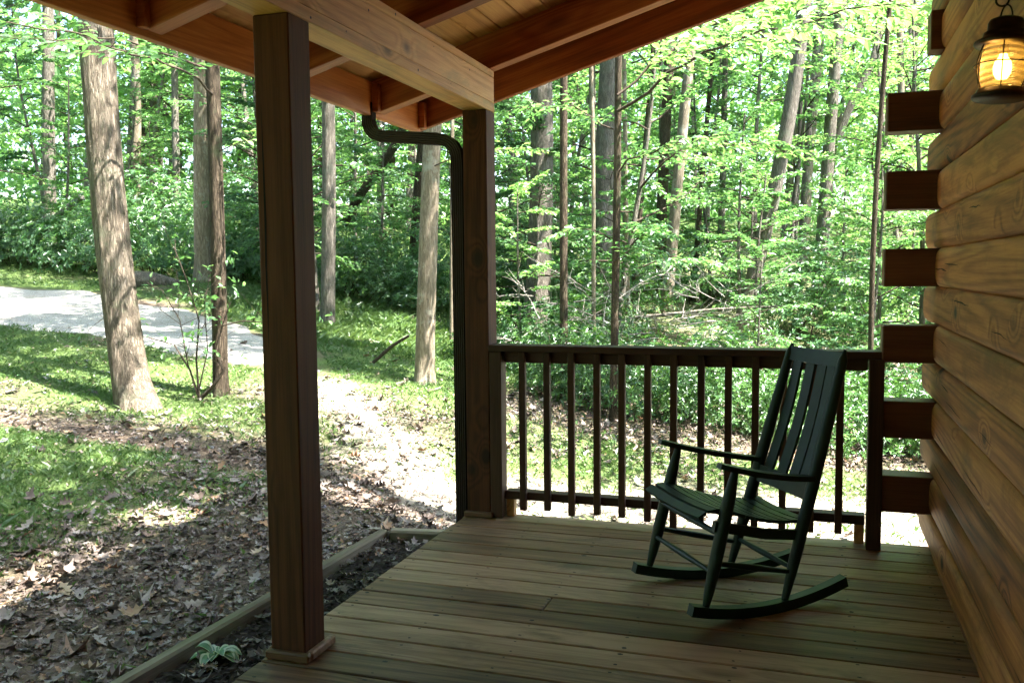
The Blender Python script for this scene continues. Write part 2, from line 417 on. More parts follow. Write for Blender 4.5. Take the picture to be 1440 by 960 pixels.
BARE_SUN = np.array([(-3.3, 4.0, .25), (-2.2, 3.1, .35), (-1.2, 1.9, .45), (-.8, 1.8, .5), (0.2, 2.4, .7), (1.5, 2.5, .8), (4, 2.6, .9)])  # bare ground strips whose pale colour paints in the sunlit clearing
def bare_sun_mask(x, y):
    best = np.full(x.shape, 1e9)
    for a, b in zip(BARE_SUN[:-1], BARE_SUN[1:]):
        ab = b[:2] - a[:2]; t = np.clip(((x - a[0]) * ab[0] + (y - a[1]) * ab[1]) / (ab @ ab), 0, 1)
        best = np.minimum(best, np.hypot(x - a[0] - t * ab[0], y - a[1] - t * ab[1]) / (a[2] + t * (b[2] - a[2])))
    return np.clip((1.25 - best + (fbm(x, y, 1.8, 31) - .5) * 1.6) * 1.6, 0, 1)
def grid_axis(lo, hi, fine, n):
    t = np.linspace(-1, 1, n); s = np.sinh(t * 3.6) / math.sinh(3.6)
    return np.where(s < 0, fine + (fine - lo) * s, fine + (hi - fine) * s)
gx = grid_axis(-300, 300, -2, 300); gy = grid_axis(-120, 320, 3, 300)
XX, YY = np.meshgrid(gx, gy, indexing='ij')
ZZ = H(XX, YY)
near = np.exp(-((XX + 2) ** 2 + (YY - 3) ** 2) / 400)
inhouse = (XX > -0.72) & (YY < 0.35)
ZB = ZZ + ((fbm(XX, YY, 1.7, 21) - .5) * 0.09 + (fbm(XX, YY, 6.0, 25) - .5) * 0.035) * near
dd = drive_d(XX, YY); ZB = np.where((dd < 0.3) & (XX < -4.2), ZZ - 0.02, ZB)
ZB = np.where(inhouse, np.minimum(ZB, -0.40), ZB)
nx, ny = XX.shape
V = np.stack([XX.ravel(), YY.ravel(), ZB.ravel()], 1)
ii, jj = np.meshgrid(np.arange(nx - 1), np.arange(ny - 1), indexing='ij'); ii = ii.ravel(); jj = jj.ravel()
Q = np.stack([ii * ny + jj, (ii + 1) * ny + jj, (ii + 1) * ny + jj + 1, ii * ny + jj + 1], 1)

def ground_mat():
    T = NT('forest_ground'); co = T.coord('Object')
    g = T.attr('grass')
    n1 = T.noise(co, 9, 6, 0.7); n2 = T.noise(co, 45, 4, 0.7); n3 = T.noise(co, 1.1, 4, 0.6)
    soil = T.ramp(n2, [(0.3, (0.040, 0.028, 0.021)), (0.5, (0.115, 0.083, 0.062)), (0.72, (0.23, 0.18, 0.14))])
    soil = T.mix(T.ramp(n3, [(0.4, 0.0), (0.62, 0.6)]), soil, (0.17, 0.13, 0.10))
    gr = T.ramp(n1, [(0.3, (0.050, 0.085, 0.022)), (0.6, (0.10, 0.155, 0.045)), (0.8, (0.17, 0.19, 0.085))])
    pm = T.attr('bare_sun')
    soil = T.mix(pm, soil, T.ramp(n2, [(0.3, (0.22, 0.18, 0.14)), (0.5, (0.38, 0.33, 0.27)), (0.72, (0.52, 0.47, 0.41))]))  # paler soil colour stands in for sun on the bare ground
    f = T.math('ADD', g, T.math('MULTIPLY', T.math('SUBTRACT', n1, 0.5), 0.9), clamp=True)
    c = T.mix(f, soil, gr)
    h = T.math('ADD', n2, T.math('MULTIPLY', n1, 1.2))
    return T.done(T.bsdf(c, 0.95, T.bump(h, 0.7, 0.03), 0.15))
me = mesh_arrays('forest_ground', V, Q.ravel(), np.arange(len(Q)) * 4, ground_mat(), smooth=True)
a = me.attributes.new('grass', 'FLOAT', 'POINT'); a.data.foreach_set('value', grass_mask(XX.ravel(), YY.ravel()).astype(np.float32))
a = me.attributes.new('bare_sun', 'FLOAT', 'POINT'); a.data.foreach_set('value', bare_sun_mask(XX.ravel(), YY.ravel()).astype(np.float32))
tag(link('forest_ground', me), kind='structure')

# gravel drive, a sheet just above the ground
def gravel_mat():
    T = NT('pale_gravel'); co = T.coord('Object')
    n1 = T.noise(co, 70, 4, 0.7); n2 = T.noise(co, 2.0, 4, 0.6)
    v = T.t.nodes.new('ShaderNodeTexVoronoi'); v.inputs['Scale'].default_value = 45; T.t.links.new(co, v.inputs['Vector'])
    c = T.ramp(n1, [(0.36, (0.13, 0.115, 0.10)), (0.5, (0.38, 0.36, 0.33)), (0.64, (0.62, 0.60, 0.57))])
    c = T.mix(T.ramp(n2, [(0.5, 0.0), (0.7, 0.5)]), c, (0.25, 0.21, 0.17))
    return T.done(T.bsdf(c, 0.9, T.bump(T.math('ADD', n1, v.outputs['Distance']), 0.6, 0.02), 0.2))
pts = []
for a_, b_ in zip(DRV[:-1], DRV[1:]):
    n = max(2, int(np.hypot(*(b_[:2] - a_[:2])) / 0.35))
    for t in np.linspace(0, 1, n, endpoint=False): pts.append(a_ + (b_ - a_) * t)
pts.append(DRV[-1]); pts = np.array(pts)
k5 = np.ones(9) / 9; pp = np.stack([np.convolve(np.pad(pts[:, i], 4, 'edge'), k5, 'valid') for i in range(3)], 1)
tan = np.gradient(pp[:, :2], axis=0); tan /= np.linalg.norm(tan, axis=1)[:, None]; nor = np.stack([-tan[:, 1], tan[:, 0]], 1)
na = 13; VV = []
for k in range(na):
    s = -1 + 2 * k / (na - 1)
    e = pp[:, 2] * s * (1 + 0.10 * np.sin(np.arange(len(pp)) * 1.7 + s) + 0.12 * np.sin(np.arange(len(pp)) * 0.61 + 2 * s))
    x = pp[:, 0] + nor[:, 0] * e; y = pp[:, 1] + nor[:, 1] * e
    sink = np.clip((np.arange(len(pp)) - (len(pp) - 4)) / 3, 0, 1) * .06
    VV.append(np.stack([x, y, H(x, y) + (0.010 if abs(s) < 0.99 else -0.05) - sink], 1))
VV = np.stack(VV, 1); n0 = VV.shape[0]
ii, jj = np.meshgrid(np.arange(n0 - 1), np.arange(na - 1), indexing='ij'); ii = ii.ravel(); jj = jj.ravel()
Qd = np.stack([ii * na + jj, (ii + 1) * na + jj, (ii + 1) * na + jj + 1, ii * na + jj + 1], 1)
tag(link('gravel_driveway', mesh_arrays('gravel_driveway', VV.reshape(-1, 3), Qd.ravel(), np.arange(len(Qd)) * 4, gravel_mat(), smooth=True)), kind='structure')

# ------------------------------------------------------------------ porch deck
PW = 0.1535
dk = empty('porch_deck', (0, 0, 0))
tag(dk, 'weathered plank deck floor of the porch with dark nail heads', 'deck')
mb = MB(); nl = MB()
k = -1
while -k * PW > -7.2:
    y1 = -k * PW - 0.0042; y0 = -(k + 1) * PW + 0.0042
    r = random.random(); xo = random.uniform(-0.004, 0.004)
    if k > 0 and k % 5 == 2:       # a butt joint
        xj = random.choice([0.83, 1.63]); 
        mb.box((0.0 + xo, y0, -0.035), (xj - 0.002, y1, 0.0), r, ch=0.004); mb.box((xj + 0.002, y0, -0.035), (2.47, y1, random.uniform(-.002, 0)), random.random(), ch=0.004)
    else: mb.box((0.0 + xo, y0, -0.035), (2.47, y1, random.uniform(-.0015, 0)), r, ch=0.004)
    for xn in (0.045, 0.43, 0.83, 1.23, 1.63, 2.03, 2.38):
        for yy in (y0 + 0.025, y1 - 0.025):
            x = xn + random.uniform(-.012, .012); y = yy + random.uniform(-.006, .006); rr = random.uniform(0.0032, 0.0052)
            if random.random() < 0.12: rr *= 1.7
            nn = 8; c0 = nl.n
            el = random.uniform(1.0, 2.0)
            mb.add([(x + rr * el * math.cos(2 * PI * q / nn), y + rr * math.sin(2 * PI * q / nn), 0.0012) for q in range(nn)], [list(range(nn))], 0, 1)
    k += 1
mb.build('planks', [M['deck'], M['nail']], dk)
mb = MB(); mb.box((0.025, -7.2, -0.30), (0.063, 0.12, -0.037), .3); mb.box((0.065, 0.105, -0.30), (2.45, 0.14, -0.037), .6)
mb.box((0.065, 0.0, -0.6), (0.2, 0.1, -0.3), .6); mb.build('rim_joist', M['rail_x'], dk)

# ------------------------------------------------------------------ posts
XP, S_, YN, YF, HP = 0.0164, 0.1399, -1.9506, 0.0308, 2.275
def porch_post(y, label, base):
    t = empty('porch_post', (XP + S_ / 2, y + S_ / 2, 0)); tag(t, label, 'post', 'square timber posts of the porch')
    if base == 'full':
        q = MB(); V = []; F = []; ys_ = -S_ / 2 - .0012
        for i, (z, w, dx) in enumerate([(1.12, .0004, 0), (1.25, .0022, .001), (1.42, .0038, -.001), (1.58, .0045, .0015), (1.74, .0036, 0), (1.86, .0018, -.0015), (1.97, .0004, -.002)]):
            V += [(-.042 + dx - w, ys_, z), (-.042 + dx + w, ys_, z)]
            if i: F.append([2 * i - 2, 2 * i - 1, 2 * i + 1, 2 * i])
        q.add(V, F); q.build('crack', M['crack'], t)
    b = MB(); b.box((-S_ / 2, -S_ / 2, 0.001), (S_ / 2, S_ / 2, HP - 0.001), random.random(), ch=0.004); b.build('shaft', M['post'], t)
    b = MB()
    h = 0.034; w = S_ / 2 + 0.030; i = S_ / 2 + 0.0015
    if base == 'full':
        b.box((-w + 0.02, -w, 0.002), (w, -i, h), .2, ch=0.006); b.box((i, -i + .002, 0.002), (w, w, h), .7, ch=0.006); b.box((-w + 0.02, -i + .002, .002), (-i, w, h), .5, ch=.006)
    else:
        b.box((-S_ / 2 - 0.012, -w, 0.002), (w - 0.01, -i, h), .2, ch=0.006); b.box((i, -i + .002, 0.002), (w - 0.01, 0.0, h), .7, ch=0.006)
    b.build('base_trim', M['deck'], t)
    return t
porch_post(YN, 'thick dark brown square post standing nearest on the deck edge', 'full')
porch_post(YF, 'dark square post at the far corner where the railing begins', 'part')

# ------------------------------------------------------------------ railing
rl = empty('porch_railing', (1.18, 0.09, 0)); tag(rl, 'dark wooden railing with square balusters across the far end of the porch', 'railing')
def rpart(name, a, b, mat, rnd=0.5, parent=rl, base=(1.18, 0.09, 0)):
    q = MB(); q.box([a[i] - base[i] for i in range(3)], [b[i] - base[i] for i in range(3)], rnd); return q.build(name, mat, parent)
rpart('cap_rail', (0.158, 0.012, 0.945), (2.225, 0.152, 0.980), M['rail_x'], .2)
rpart('upper_rail', (0.230, 0.074, 0.880), (2.134, 0.112, 0.943), M['rail_x'], .5)
rpart('bottom_rail', (0.230, 0.074, 0.103), (2.134, 0.150, 0.150), M['rail_x'], .8)
rpart('rail_post', (0.159, 0.028, 0.002), (0.228, 0.118, 0.943), M['rail_z'], .3)
rpart('rail_post', (2.136, -0.01, 0.002), (2.205, 0.085, 0.943), M['rail_z'], .6)
rpart('support_block', (0.235, 0.082, 0.002), (0.28, 0.13, 0.101), M['beam'], .6)
rpart('support_block', (2.085, 0.088, 0.002), (2.132, 0.13, 0.101), M['beam'], .1)
for i, x in enumerate((0.346, 0.487, 0.625, 0.768, 0.905, 1.044, 1.181, 1.324, 1.462, 1.598, 1.736, 1.873, 2.007)):
    z0 = 0.052 + 0.010 * math.sin(i * 2.3)
    if i == 6: z0 = 0.002
    rpart('baluster', (x - 0.0178, 0.036, z0), (x + 0.0178, 0.0725, 0.943), M['rail_z'], random.random())

# ------------------------------------------------------------------ roof
TH = math.radians(16.0); TT = math.tan(TH)
def zb(x): return 2.505 + (x - 0.156) * TT
rf = empty('porch_roof', (0, -1, 2.5)); tag(rf, 'cedar and pine porch roof with exposed rafters, heavy beam and fascia overhead', 'roof')
O = Vector((0, -1, 2.5))
q = MB()
q.box((XP, -8, 2.275), (XP + S_, 0.171, 2.325), .21, ch=.003); q.box((XP + .002, -8, 2.3255), (XP + S_ - .0015, 0.1695, 2.464), .63, ch=.003)
q.box((XP + .001, -8, 2.4655), (XP + S_ - 0.0005, 0.170, 2.504), .87, ch=.003)
for i in range(34):
    yy = .14 - i * .21 + random.uniform(-.07, .07); zz = random.choice([2.30, 2.345, 2.44, 2.485]) + random.uniform(-.012, .012); rr = random.uniform(.003, .0065)
    q.add([(XP + S_ + .0012, yy + rr * math.cos(2 * PI * k / 8), zz + rr * math.sin(2 * PI * k / 8)) for k in range(8)], [list(range(8))], 0, 1)
for v in range(len(q.V)): q.V[v] = tuple(Vector(q.V[v]) - O)
q.build('beam', [M['beam'], M['nail']], rf)
XE = -0.55
RT = 0.184
RY = [0.100, -0.86, -1.82, -2.78, -3.74, -4.7, -5.66, -6.62]
XR = 6.6
def sloped(name, y0, y1, x0, x1, zoff, hgt, mat, rnd):
    """member following the roof slope; local x runs up the slope"""
    L = (x1 - x0) / math.cos(TH)
    b = MB(); b.box((0, y0 - y1 if False else 0, 0), (L, y1 - y0, hgt), rnd, ch=0.004)
    o = b.build(name, mat, rf)
    o.location = Vector((x0, y0, zb(x0) + zoff)) - O; o.rotation_euler = (0, -TH, 0)
    return o
for i, y in enumerate(RY):
    sloped('rafter', y, y + 0.087, XE + 0.012, XR, 0.0, RT, M['rafter'], 0.13 * i + .1)
sloped('barge_rafter', 0.745, 0.79, XE - 0.03, XR, 0.0, RT + 0.02, M['rafter'], .77)
q = MB(); q.box((XE - 0.038, -8, zb(XE) - 0.018), (XE, 0.742, zb(XE) + RT - 0.01), .3)
for v in range(len(q.V)): q.V[v] = tuple(Vector(q.V[v]) - O)
q.build('fascia', M['fascia'], rf)
for y in RY[:4]:
    q = MB(); q.box((XE + 0.003, y - 0.042, zb(XE) + 0.004), (XE + 0.04, y - 0.003, zb(XE) + RT - 0.02), .3)
    for v in range(len(q.V)): q.V[v] = tuple(Vector(q.V[v]) - O)
    q.build('cleat', M['rafter'], rf)
q = MB(); q.box((XE + 0.003, 0.70, zb(XE) + 0.004), (XE + 0.045, 0.742, zb(XE) + RT - 0.02), .5)
for v in range(len(q.V)): q.V[v] = tuple(Vector(q.V[v]) - O)
q.build('cleat', M['rafter'], rf)
# sheathing boards run along the porch, v-jointed
q = MB(); L = (XR - XE) / math.cos(TH); s = -0.05; bw = 0.142
while s < L:
    y = -8; 
    q.box((s, -8, 0), (s + bw - 0.004, 0.80, 0.02), random.random(), ch=0.006); s += bw
q.box((-0.05, -8, 0.0215), (L, 0.81, 0.045), 0, 1)
o = q.build('sheathing', [M['sheath'], M['roofing']], rf)
o.location = Vector((XE, 0, zb(XE) + RT / math.cos(TH) + 0.002)) - O; o.rotation_euler = (0, -TH, 0)
# unseen far slope of the house roof, beyond the ridge, added only for shadow
q = MB(); zr = zb(XR) + RT + 0.03
q.add([(XR, -8, zr), (XR, .8, zr), (14, .8, 2.5), (14, -8, 2.5), (XR, -8, zr - .2), (XR, .8, zr - .2), (14, .8, 2.3), (14, -8, 2.3)],
      [(0, 1, 2, 3), (4, 7, 6, 5), (0, 4, 5, 1), (1, 5, 6, 2), (2, 6, 7, 3), (3, 7, 4, 0)])
for v in range(len(q.V)): q.V[v] = tuple(Vector(q.V[v]) - O)
q.build('unseen_far_slope', M['roofing'], rf)

# ------------------------------------------------------------------ log wall
CH = 0.1835; Z0 = 0.195
lw = empty('log_wall', (2.45, 0, 0)); tag(lw, 'honey coloured wall of rounded logs with dark square log ends at its corner', 'log wall')
WX, WS = 2.4165, 2.440
def log_mesh(y0, y1, seed, mat):
    ns = 15; seg = 44
    ys = np.linspace(y0, y1, seg); V = []; F = []
    def prof(t):   # t 0..1 bottom to top, returns x,z relative
        z = t * CH
        zz = (t - 0.5) * 2
        x = WS - (WS - WX) * (1 - abs(zz) ** 4.5) ** 0.8
        return x, z
    for j, y in enumerate(ys):
        rr = 0.0025 * noise.noise(Vector((seed * 3.1, y * 1.3, 0)))
        pin = 1.0
        for i in range(ns + 1):
            x, z = prof(i / ns)
            V.append((x + rr - 2.45, y, z - 0.0006 if i == ns else z))
        V.append((WS + 0.11 - 2.45, y, CH)); V.append((WS + 0.11 - 2.45, y, 0))
    n = ns + 3
    for j in range(seg - 1):
        for i in range(n):
            i2 = (i + 1) % n
            F.append([j * n + i, j * n + i2, (j + 1) * n + i2, (j + 1) * n + i])
    q = MB(); q.add(V, F, random.random(), 0, True)
    q.add(V[:n], [list(range(n))], .5); q.add(V[-n:], [list(range(n))[::-1]], .5)
    return q
nlog = 0
for n in range(-2, 17):
    z = Z0 + n * CH
    if z > 3.1: break
    odd = n % 2 != 0
    y1 = 0.43 if odd else -0.001
    if n == -2: y1 = -.001
    q = log_mesh(-7.4, y1, n + 5, M['log']); o = q.build('log', M['log'], lw); o.location = (0, 0, z)
    if not odd and n >= 0:
        b = MB(); xl = 2.192 if n < 11 else 2.372
        b.box((xl - 2.45, 0.0, 0.0015), (2.55 - 2.45, 0.148, CH - 0.0015), random.random(), ch=0.005)
        o2 = b.build('log_end', M['log_x'], lw); o2.location = (0, 0, z)
# long dark shrinkage crack and shorter ones, modelled as thin slivers lying on the log face
def crack(pts, w, zrow):
    q = MB(); V = []; F = []
    for (y, z, ww) in pts:
        for sgn in (-1, 1):
            zz = ((z - zrow) / CH - 0.5) * 2
            x = WS - (WS - WX) * (1 - abs(zz) ** 4.5) ** 0.8 - 0.0022
            V.append((x - 2.45, y, z + sgn * ww))
    for i in range(len(pts) - 1): F.append([2 * i, 2 * i + 1, 2 * i + 3, 2 * i + 2])
    q.add(V, F); q.build('crack', M['crack'], lw)
zr = Z0 + 6 * CH
crack([(-0.02, zr + .085, .001), (-.12, zr + .082, .0035), (-.22, zr + .085, .0015), (-.30, zr + .081, .004), (-.40, zr + .074, .0008)], 1, zr)
crack([(-.34, zr + .108, .0006), (-.46, zr + .104, .003), (-.58, zr + .103, .0022), (-.72, zr + .099, .0006)], 1, zr)
zr = Z0 + 1 * CH
crack([(-0.1, zr + .10, .001), (-.4, zr + .095, .003), (-.8, zr + .098, .002), (-1.2, zr + .09, .0008)], 1, zr)
rc = random.Random(5)
for n_, k_ in ((9, 2), (8, 3), (7, 2), (5, 3), (4, 2), (3, 3), (2, 2), (0, 2)):
    zr = Z0 + n_ * CH
    for _ in range(k_):
        y0_ = -rc.uniform(.1, 2.6); L_ = rc.uniform(.15, .5); zc_ = zr + rc.uniform(.035, .15); w_ = rc.uniform(.0012, .0028)
        crack([(y0_ - L_ * t, zc_ + rc.uniform(-.003, .003) - .01 * t, w_ * math.sin(PI * t) + .0003) for t in (0, .2, .4, .6, .8, 1)], 1, zr)
# unseen rest of the house behind the corner, plus end wall added to block light
b = MB(); b.box((2.56, 0.01, -.5), (13.2, 0.13, 3.0), .4); b.box((2.575 - 2.45 + 2.45, -7.4, -.5), (2.60, -.0, 3.2), .3); b.box((-.2, -7.45, -.5), (2.55, -7.25, 3.2), .2); b.box((2.5, -7.4, -.6), (2.57, .1, -.175), .3)
for v in range(len(b.V)): b.V[v] = tuple(Vector(b.V[v]) - Vector((2.45, 0, 0)))
b.build('unseen_walls', M['log_x'], lw)

# ------------------------------------------------------------------ downspout
ds = empty('downspout', (-0.03, 0.07, -0.3)); tag(ds, 'dark brown corrugated metal downspout bending from the eave to the far post', 'downspout')
def ribbed(P, w, d, parent, name, base, rr=0.0):
    P = [Vector(p) for p in P]
    # round the corners
    Q = [P[0]]
    for i in range(1, len(P) - 1):
        a, b_, c = P[i - 1], P[i], P[i + 1]; ra = min(0.125, (a - b_).length * .48, (c - b_).length * .48)
        p0 = b_ + (a - b_).normalized() * ra; p2 = b_ + (c - b_).normalized() * ra
        for t in np.linspace(0, 1, 9): Q.append(p0 * (1 - t) ** 2 + b_ * 2 * t * (1 - t) + p2 * t * t)
    Q.append(P[-1])
    prof = []
    hw, hd = w / 2, d / 2; nr = 5
    for side in range(4):
        for k in range(nr * 2):
            t = k / (nr * 2) * 2 - 1; dp = -0.0045 if k % 2 else 0.0
            if side == 0: prof.append((t * hw, -hd - dp))
            if side == 1: prof.append((hw + dp, t * hd))
            if side == 2: prof.append((-t * hw, hd + dp))
            if side == 3: prof.append((-hw - dp, -t * hd))
    V = []; F = []; n = len(prof); sidev = Vector((0, 1, 0))
    for i, p in enumerate(Q):
        t = (Q[min(i + 1, len(Q) - 1)] - Q[max(i - 1, 0)]).normalized(); nr_ = sidev.cross(t).normalized()
        pin = 0.93 if (i % 2 and 0 < i < len(Q) - 1) else 1.0
        for (a, b_) in prof: V.append(p + nr_ * a * pin + sidev * b_ * pin - Vector(base))
    for i in range(len(Q) - 1):
        for k in range(n): F.append([i * n + k, i * n + (k + 1) % n, (i + 1) * n + (k + 1) % n, (i + 1) * n + k])
    q = MB(); q.add(V, F, 0, 0, False); q.add(V[:n], [list(range(n))]); q.add(V[-n:], [list(range(n))]); q.build(name, M['spout'], parent)
ribbed([(-0.578, 0.07, 2.36), (-0.574, 0.07, 2.175), (-0.027, 0.07, 2.120), (-0.027, 0.07, -0.22), (-0.06, .07, -.30)], 0.066, 0.062, ds, 'pipe', (-0.03, 0.07, -0.3))
gt = MB()   # eave gutter outside the fascia
V = []; F = []
for y in (-8, 0.70):
    for (x, z) in ((0, .12), (0, 0), (-.07, 0), (-.095, .05), (-.10, .12), (-.092, .12), (-.087, .05), (-.066, .004), (-.004, .004), (-.004, .12)): V.append((x, y, z))
for k in range(10): F.append([k, (k + 1) % 10, 10 + (k + 1) % 10, 10 + k])
gt.add(V, F); o = gt.build('eave_gutter', M['spout']); o.location = (XE - 0.041, 0, zb(XE) + 0.05)
tag(o, 'dark brown metal gutter running along the outside of the eave', 'gutter')

# ------------------------------------------------------------------ planting bed
bt = MB(); bt.box((-.032, -1.05 - 4.4, -.05), (.032, 1.05, .035), .4, ch=.012); bt.box((-.045, -8, -.05), (.045, -5.46, .05), .9, ch=.012)
o = bt.build('bed_timber', M['timber']); o.location = (-0.70, -0.70, -0.255); o.rotation_euler = (0, 0, math.radians(-1.6))
tag(o, 'long weathered landscape timber edging the mulch bed beside the deck', 'timber', 'timbers edging the bed')
bt = MB(); bt.box((-.33, -.042, -.05), (.33, .042, .05), .2, ch=.012); o = bt.build('bed_timber', M['timber_x']); o.location = (-0.30, 0.385, -0.262); o.rotation_euler = (0, 0, math.radians(9))
tag(o, 'short weathered timber closing the far end of the mulch bed', 'timber', 'timbers edging the bed')
# mulch surface
mx = np.linspace(-.72, .03, 60); my = np.linspace(-7, .37, 420); MX, MY = np.meshgrid(mx, my, indexing='ij')
MZ = -.285 + (fbm(MX, MY, 9, 41) - .5) * .06 + (fbm(MX, MY, 30, 45) - .5) * .03
ii, jj = np.meshgrid(np.arange(59), np.arange(419), indexing='ij'); ii = ii.ravel(); jj = jj.ravel()
Qm = np.stack([ii * 420 + jj, (ii + 1) * 420 + jj, (ii + 1) * 420 + jj + 1, ii * 420 + jj + 1], 1)
tag(link('mulch_bed', mesh_arrays('mulch_bed', np.stack([MX.ravel(), MY.ravel(), MZ.ravel()], 1), Qm.ravel(), np.arange(len(Qm)) * 4, M['mulch'], smooth=False)), kind='structure')
# bark chips
n = 5200; cx = rng.uniform(-.66, 0, n); cy = rng.uniform(-4.2, .33, n); cz = -.275 + rng.uniform(-.008, .02, n)
ang = rng.uniform(0, PI, n); ln = rng.uniform(.006, .022, n); wd = rng.uniform(.003, .008, n); tl = rng.uniform(-.5, .5, n)
dx = np.stack([np.cos(ang), np.sin(ang), tl], 1) * ln[:, None]; dy = np.stack([-np.sin(ang), np.cos(ang), rng.uniform(-.6, .6, n)], 1) * wd[:, None]
c = np.stack([cx, cy, cz], 1); VQ = np.stack([c - dx - dy, c + dx - dy, c + dx + dy, c - dx + dy], 1).reshape(-1, 3)
tag(link('bark_chips', mesh_arrays('bark_chips', VQ, np.arange(4 * n), np.arange(n) * 4, plain('bark_chip', (.035, .022, .015), .9, var=.6), rnd=rng.random(n))),
    'loose dark bark chips covering the narrow bed', 'mulch', kind='stuff')
# ------------------------------------------------------------------ rocking chair
CH_W0, CH_W1 = 0.5017, -0.2149
def hw(u): return (CH_W0 + CH_W1 * u) / 2
ck = empty('rocking_chair', (1.41137, -0.92913, 0), 0.6012); tag(ck, 'dark green slatted wooden rocking chair standing on the deck', 'rocking chair')
def cpt(u, v, z): return Vector((u, v, z))
def turned(name, A, B, prof, parent=ck, n=14):
    A = Vector(A); B = Vector(B); q = MB()
    ts = [p[0] for p in prof]; rs = [p[1] for p in prof]
    T_ = np.linspace(0, 1, 26); R_ = np.interp(T_, ts, rs)
    q.tube([A + (B - A) * t for t in T_], list(map(float, R_)), n); return q.build(name, M['chair'], parent)
for sgn in (-1, 1):
    P = []
    for u in np.linspace(-0.155, 0.60, 26):
        P.append((u, sgn * hw(u), 0.38 * (u - 0.2) ** 2 + 0.021))
    q = MB(); q.strip(P, 0.044, 0.042, (0, 1, 0)); q.build('rocker', M['chair'], ck)
    turned('leg', (-0.087, sgn * hw(-.087), 0.062), (0.049, sgn * hw(.049), 0.612), [(0, .013), (.12, .020), (.30, .026), (.62, .027), (.80, .025), (.93, .017), (1, .013)])
    turned('back_post', (0.294, sgn * hw(.294), 0.040), (0.583, sgn * hw(.583), 1.052), [(0, .014), (.10, .021), (.25, .026), (.6, .026), (.9, .021), (.965, .019), (.985, .015), (1, .006)])
    # arm: a flat board, wider at the front, flaring out
    P = []; Wd = []
    for t in np.linspace(0, 1, 16):
        u = -0.035 + t * 0.475; v = sgn * (hw(u) + 0.010 + 0.012 * math.sin(t * PI) - .012 * t)
        P.append((u, v, 0.628 - 0.098 * t - 0.010 * math.sin(t * PI))); Wd.append(float(np.interp(t, [0, .04, .12, .4, 1], [.035, .066, .080, .070, .045])))
    q = MB(); q.strip(P, Wd, 0.021, (0, 1, 0)); q.build('arm', M['chair'], ck)
    # seat side rail
    q = MB(); q.strip([(-0.045, sgn * (hw(-.045) - .012), .385), (.1, sgn * (hw(.1) - .012), .350), (.2, sgn * (hw(.2) - .012), .325), (.38, sgn * (hw(.38) - .012), .300)], .026, .040, (0, 1, 0)); q.build('seat_rail', M['chair'], ck)
    turned('stretcher', (-.045, sgn * hw(-.045), .240), (.325, sgn * hw(.325), .155), [(0, .009), (.5, .014), (1, .009)], n=10)
turned('stretcher', (-.058, -hw(-.06), .205), (-.058, hw(-.06), .205), [(0, .009), (.5, .014), (1, .009)], n=10)
turned('stretcher', (-.028, -hw(-.03), .355), (-.028, hw(-.03), .355), [(0, .011), (.5, .015), (1, .011)], n=10)
turned('stretcher', (.330, -hw(.33), .170), (.330, hw(.33), .170), [(0, .009), (.5, .014), (1, .009)], n=10)
# seat: cross slats on a dished profile
prof = np.array([(-.112, .418), (-.085, .440), (-.03, .444), (.03, .432), (.10, .405), (.17, .384), (.24, .368), (.31, .358), (.38, .356), (.42, .360)])
def sz(u): return float(np.interp(u, prof[:, 0], prof[:, 1]))
q = MB(); u = -.112
for i in range(12):
    w = .037; u2 = u + w
    V0 = hw(u) - .018; a = Vector((u, 0, sz(u))); b = Vector((u2, 0, sz(u2))); c = (a + b) / 2
    nrm = Vector((-(b - a).z, 0, (b - a).x)).normalized() * .007
    P = []
    for s_ in (-1, -.5, 0, .5, 1): P.append((c.x, s_ * V0, c.z - .010 * (1 - s_ * s_)))
    d = (b - a).normalized()
    VV_ = []; FF = []
    for p in P:
        p = Vector(p)
        for (aa, bb) in ((-1, -1), (1, -1), (1, 1), (-1, 1)): VV_.append(p + d * (aa * w / 2) + nrm * bb)
    for k in range(4):
        for m_ in range(4): FF.append([k * 4 + m_, k * 4 + (m_ + 1) % 4, (k + 1) * 4 + (m_ + 1) % 4, (k + 1) * 4 + m_])
    FF += [[0, 3, 2, 1], [16, 17, 18, 19]]
    q.add(VV_, FF); u = u2 + .0078
q.build('seat', M['chair'], ck)
# ladder back with four upright slats
e = Vector((.2765, 0, .961)); e.normalize(); o_ = Vector((.408, 0, .442)); nb = Vector((e.z, 0, -e.x))
back = None
def bpnt(h, v, d=0): return o_ + e * h + Vector((0, v, 0)) + nb * d
def crossrail(name, h0, h1, curve, parent):
    q = MB(); V = []; F = []
    for i, s_ in enumerate(np.linspace(-1, 1, 13)):
        for (h_, t_) in ((h0, -1), (h1, -1), (h1, 1), (h0, 1)):
            uu = (o_ + e * h_).x; V.append(bpnt(h_ , s_ * (hw(uu) - .004), curve * (1 - s_ * s_) + t_ * .010))
    for i in range(12):
        for m_ in range(4): F.append([i * 4 + m_, i * 4 + (m_ + 1) % 4, (i + 1) * 4 + (m_ + 1) % 4, (i + 1) * 4 + m_])
    F += [[0, 3, 2, 1], [48, 49, 50, 51]]; q.add(V, F); return q.build(name, M['chair'], parent)
br = crossrail('backrest', -0.005, 0.070, .022, ck)
crossrail('top_rail', 0.560, 0.622, .016, br)
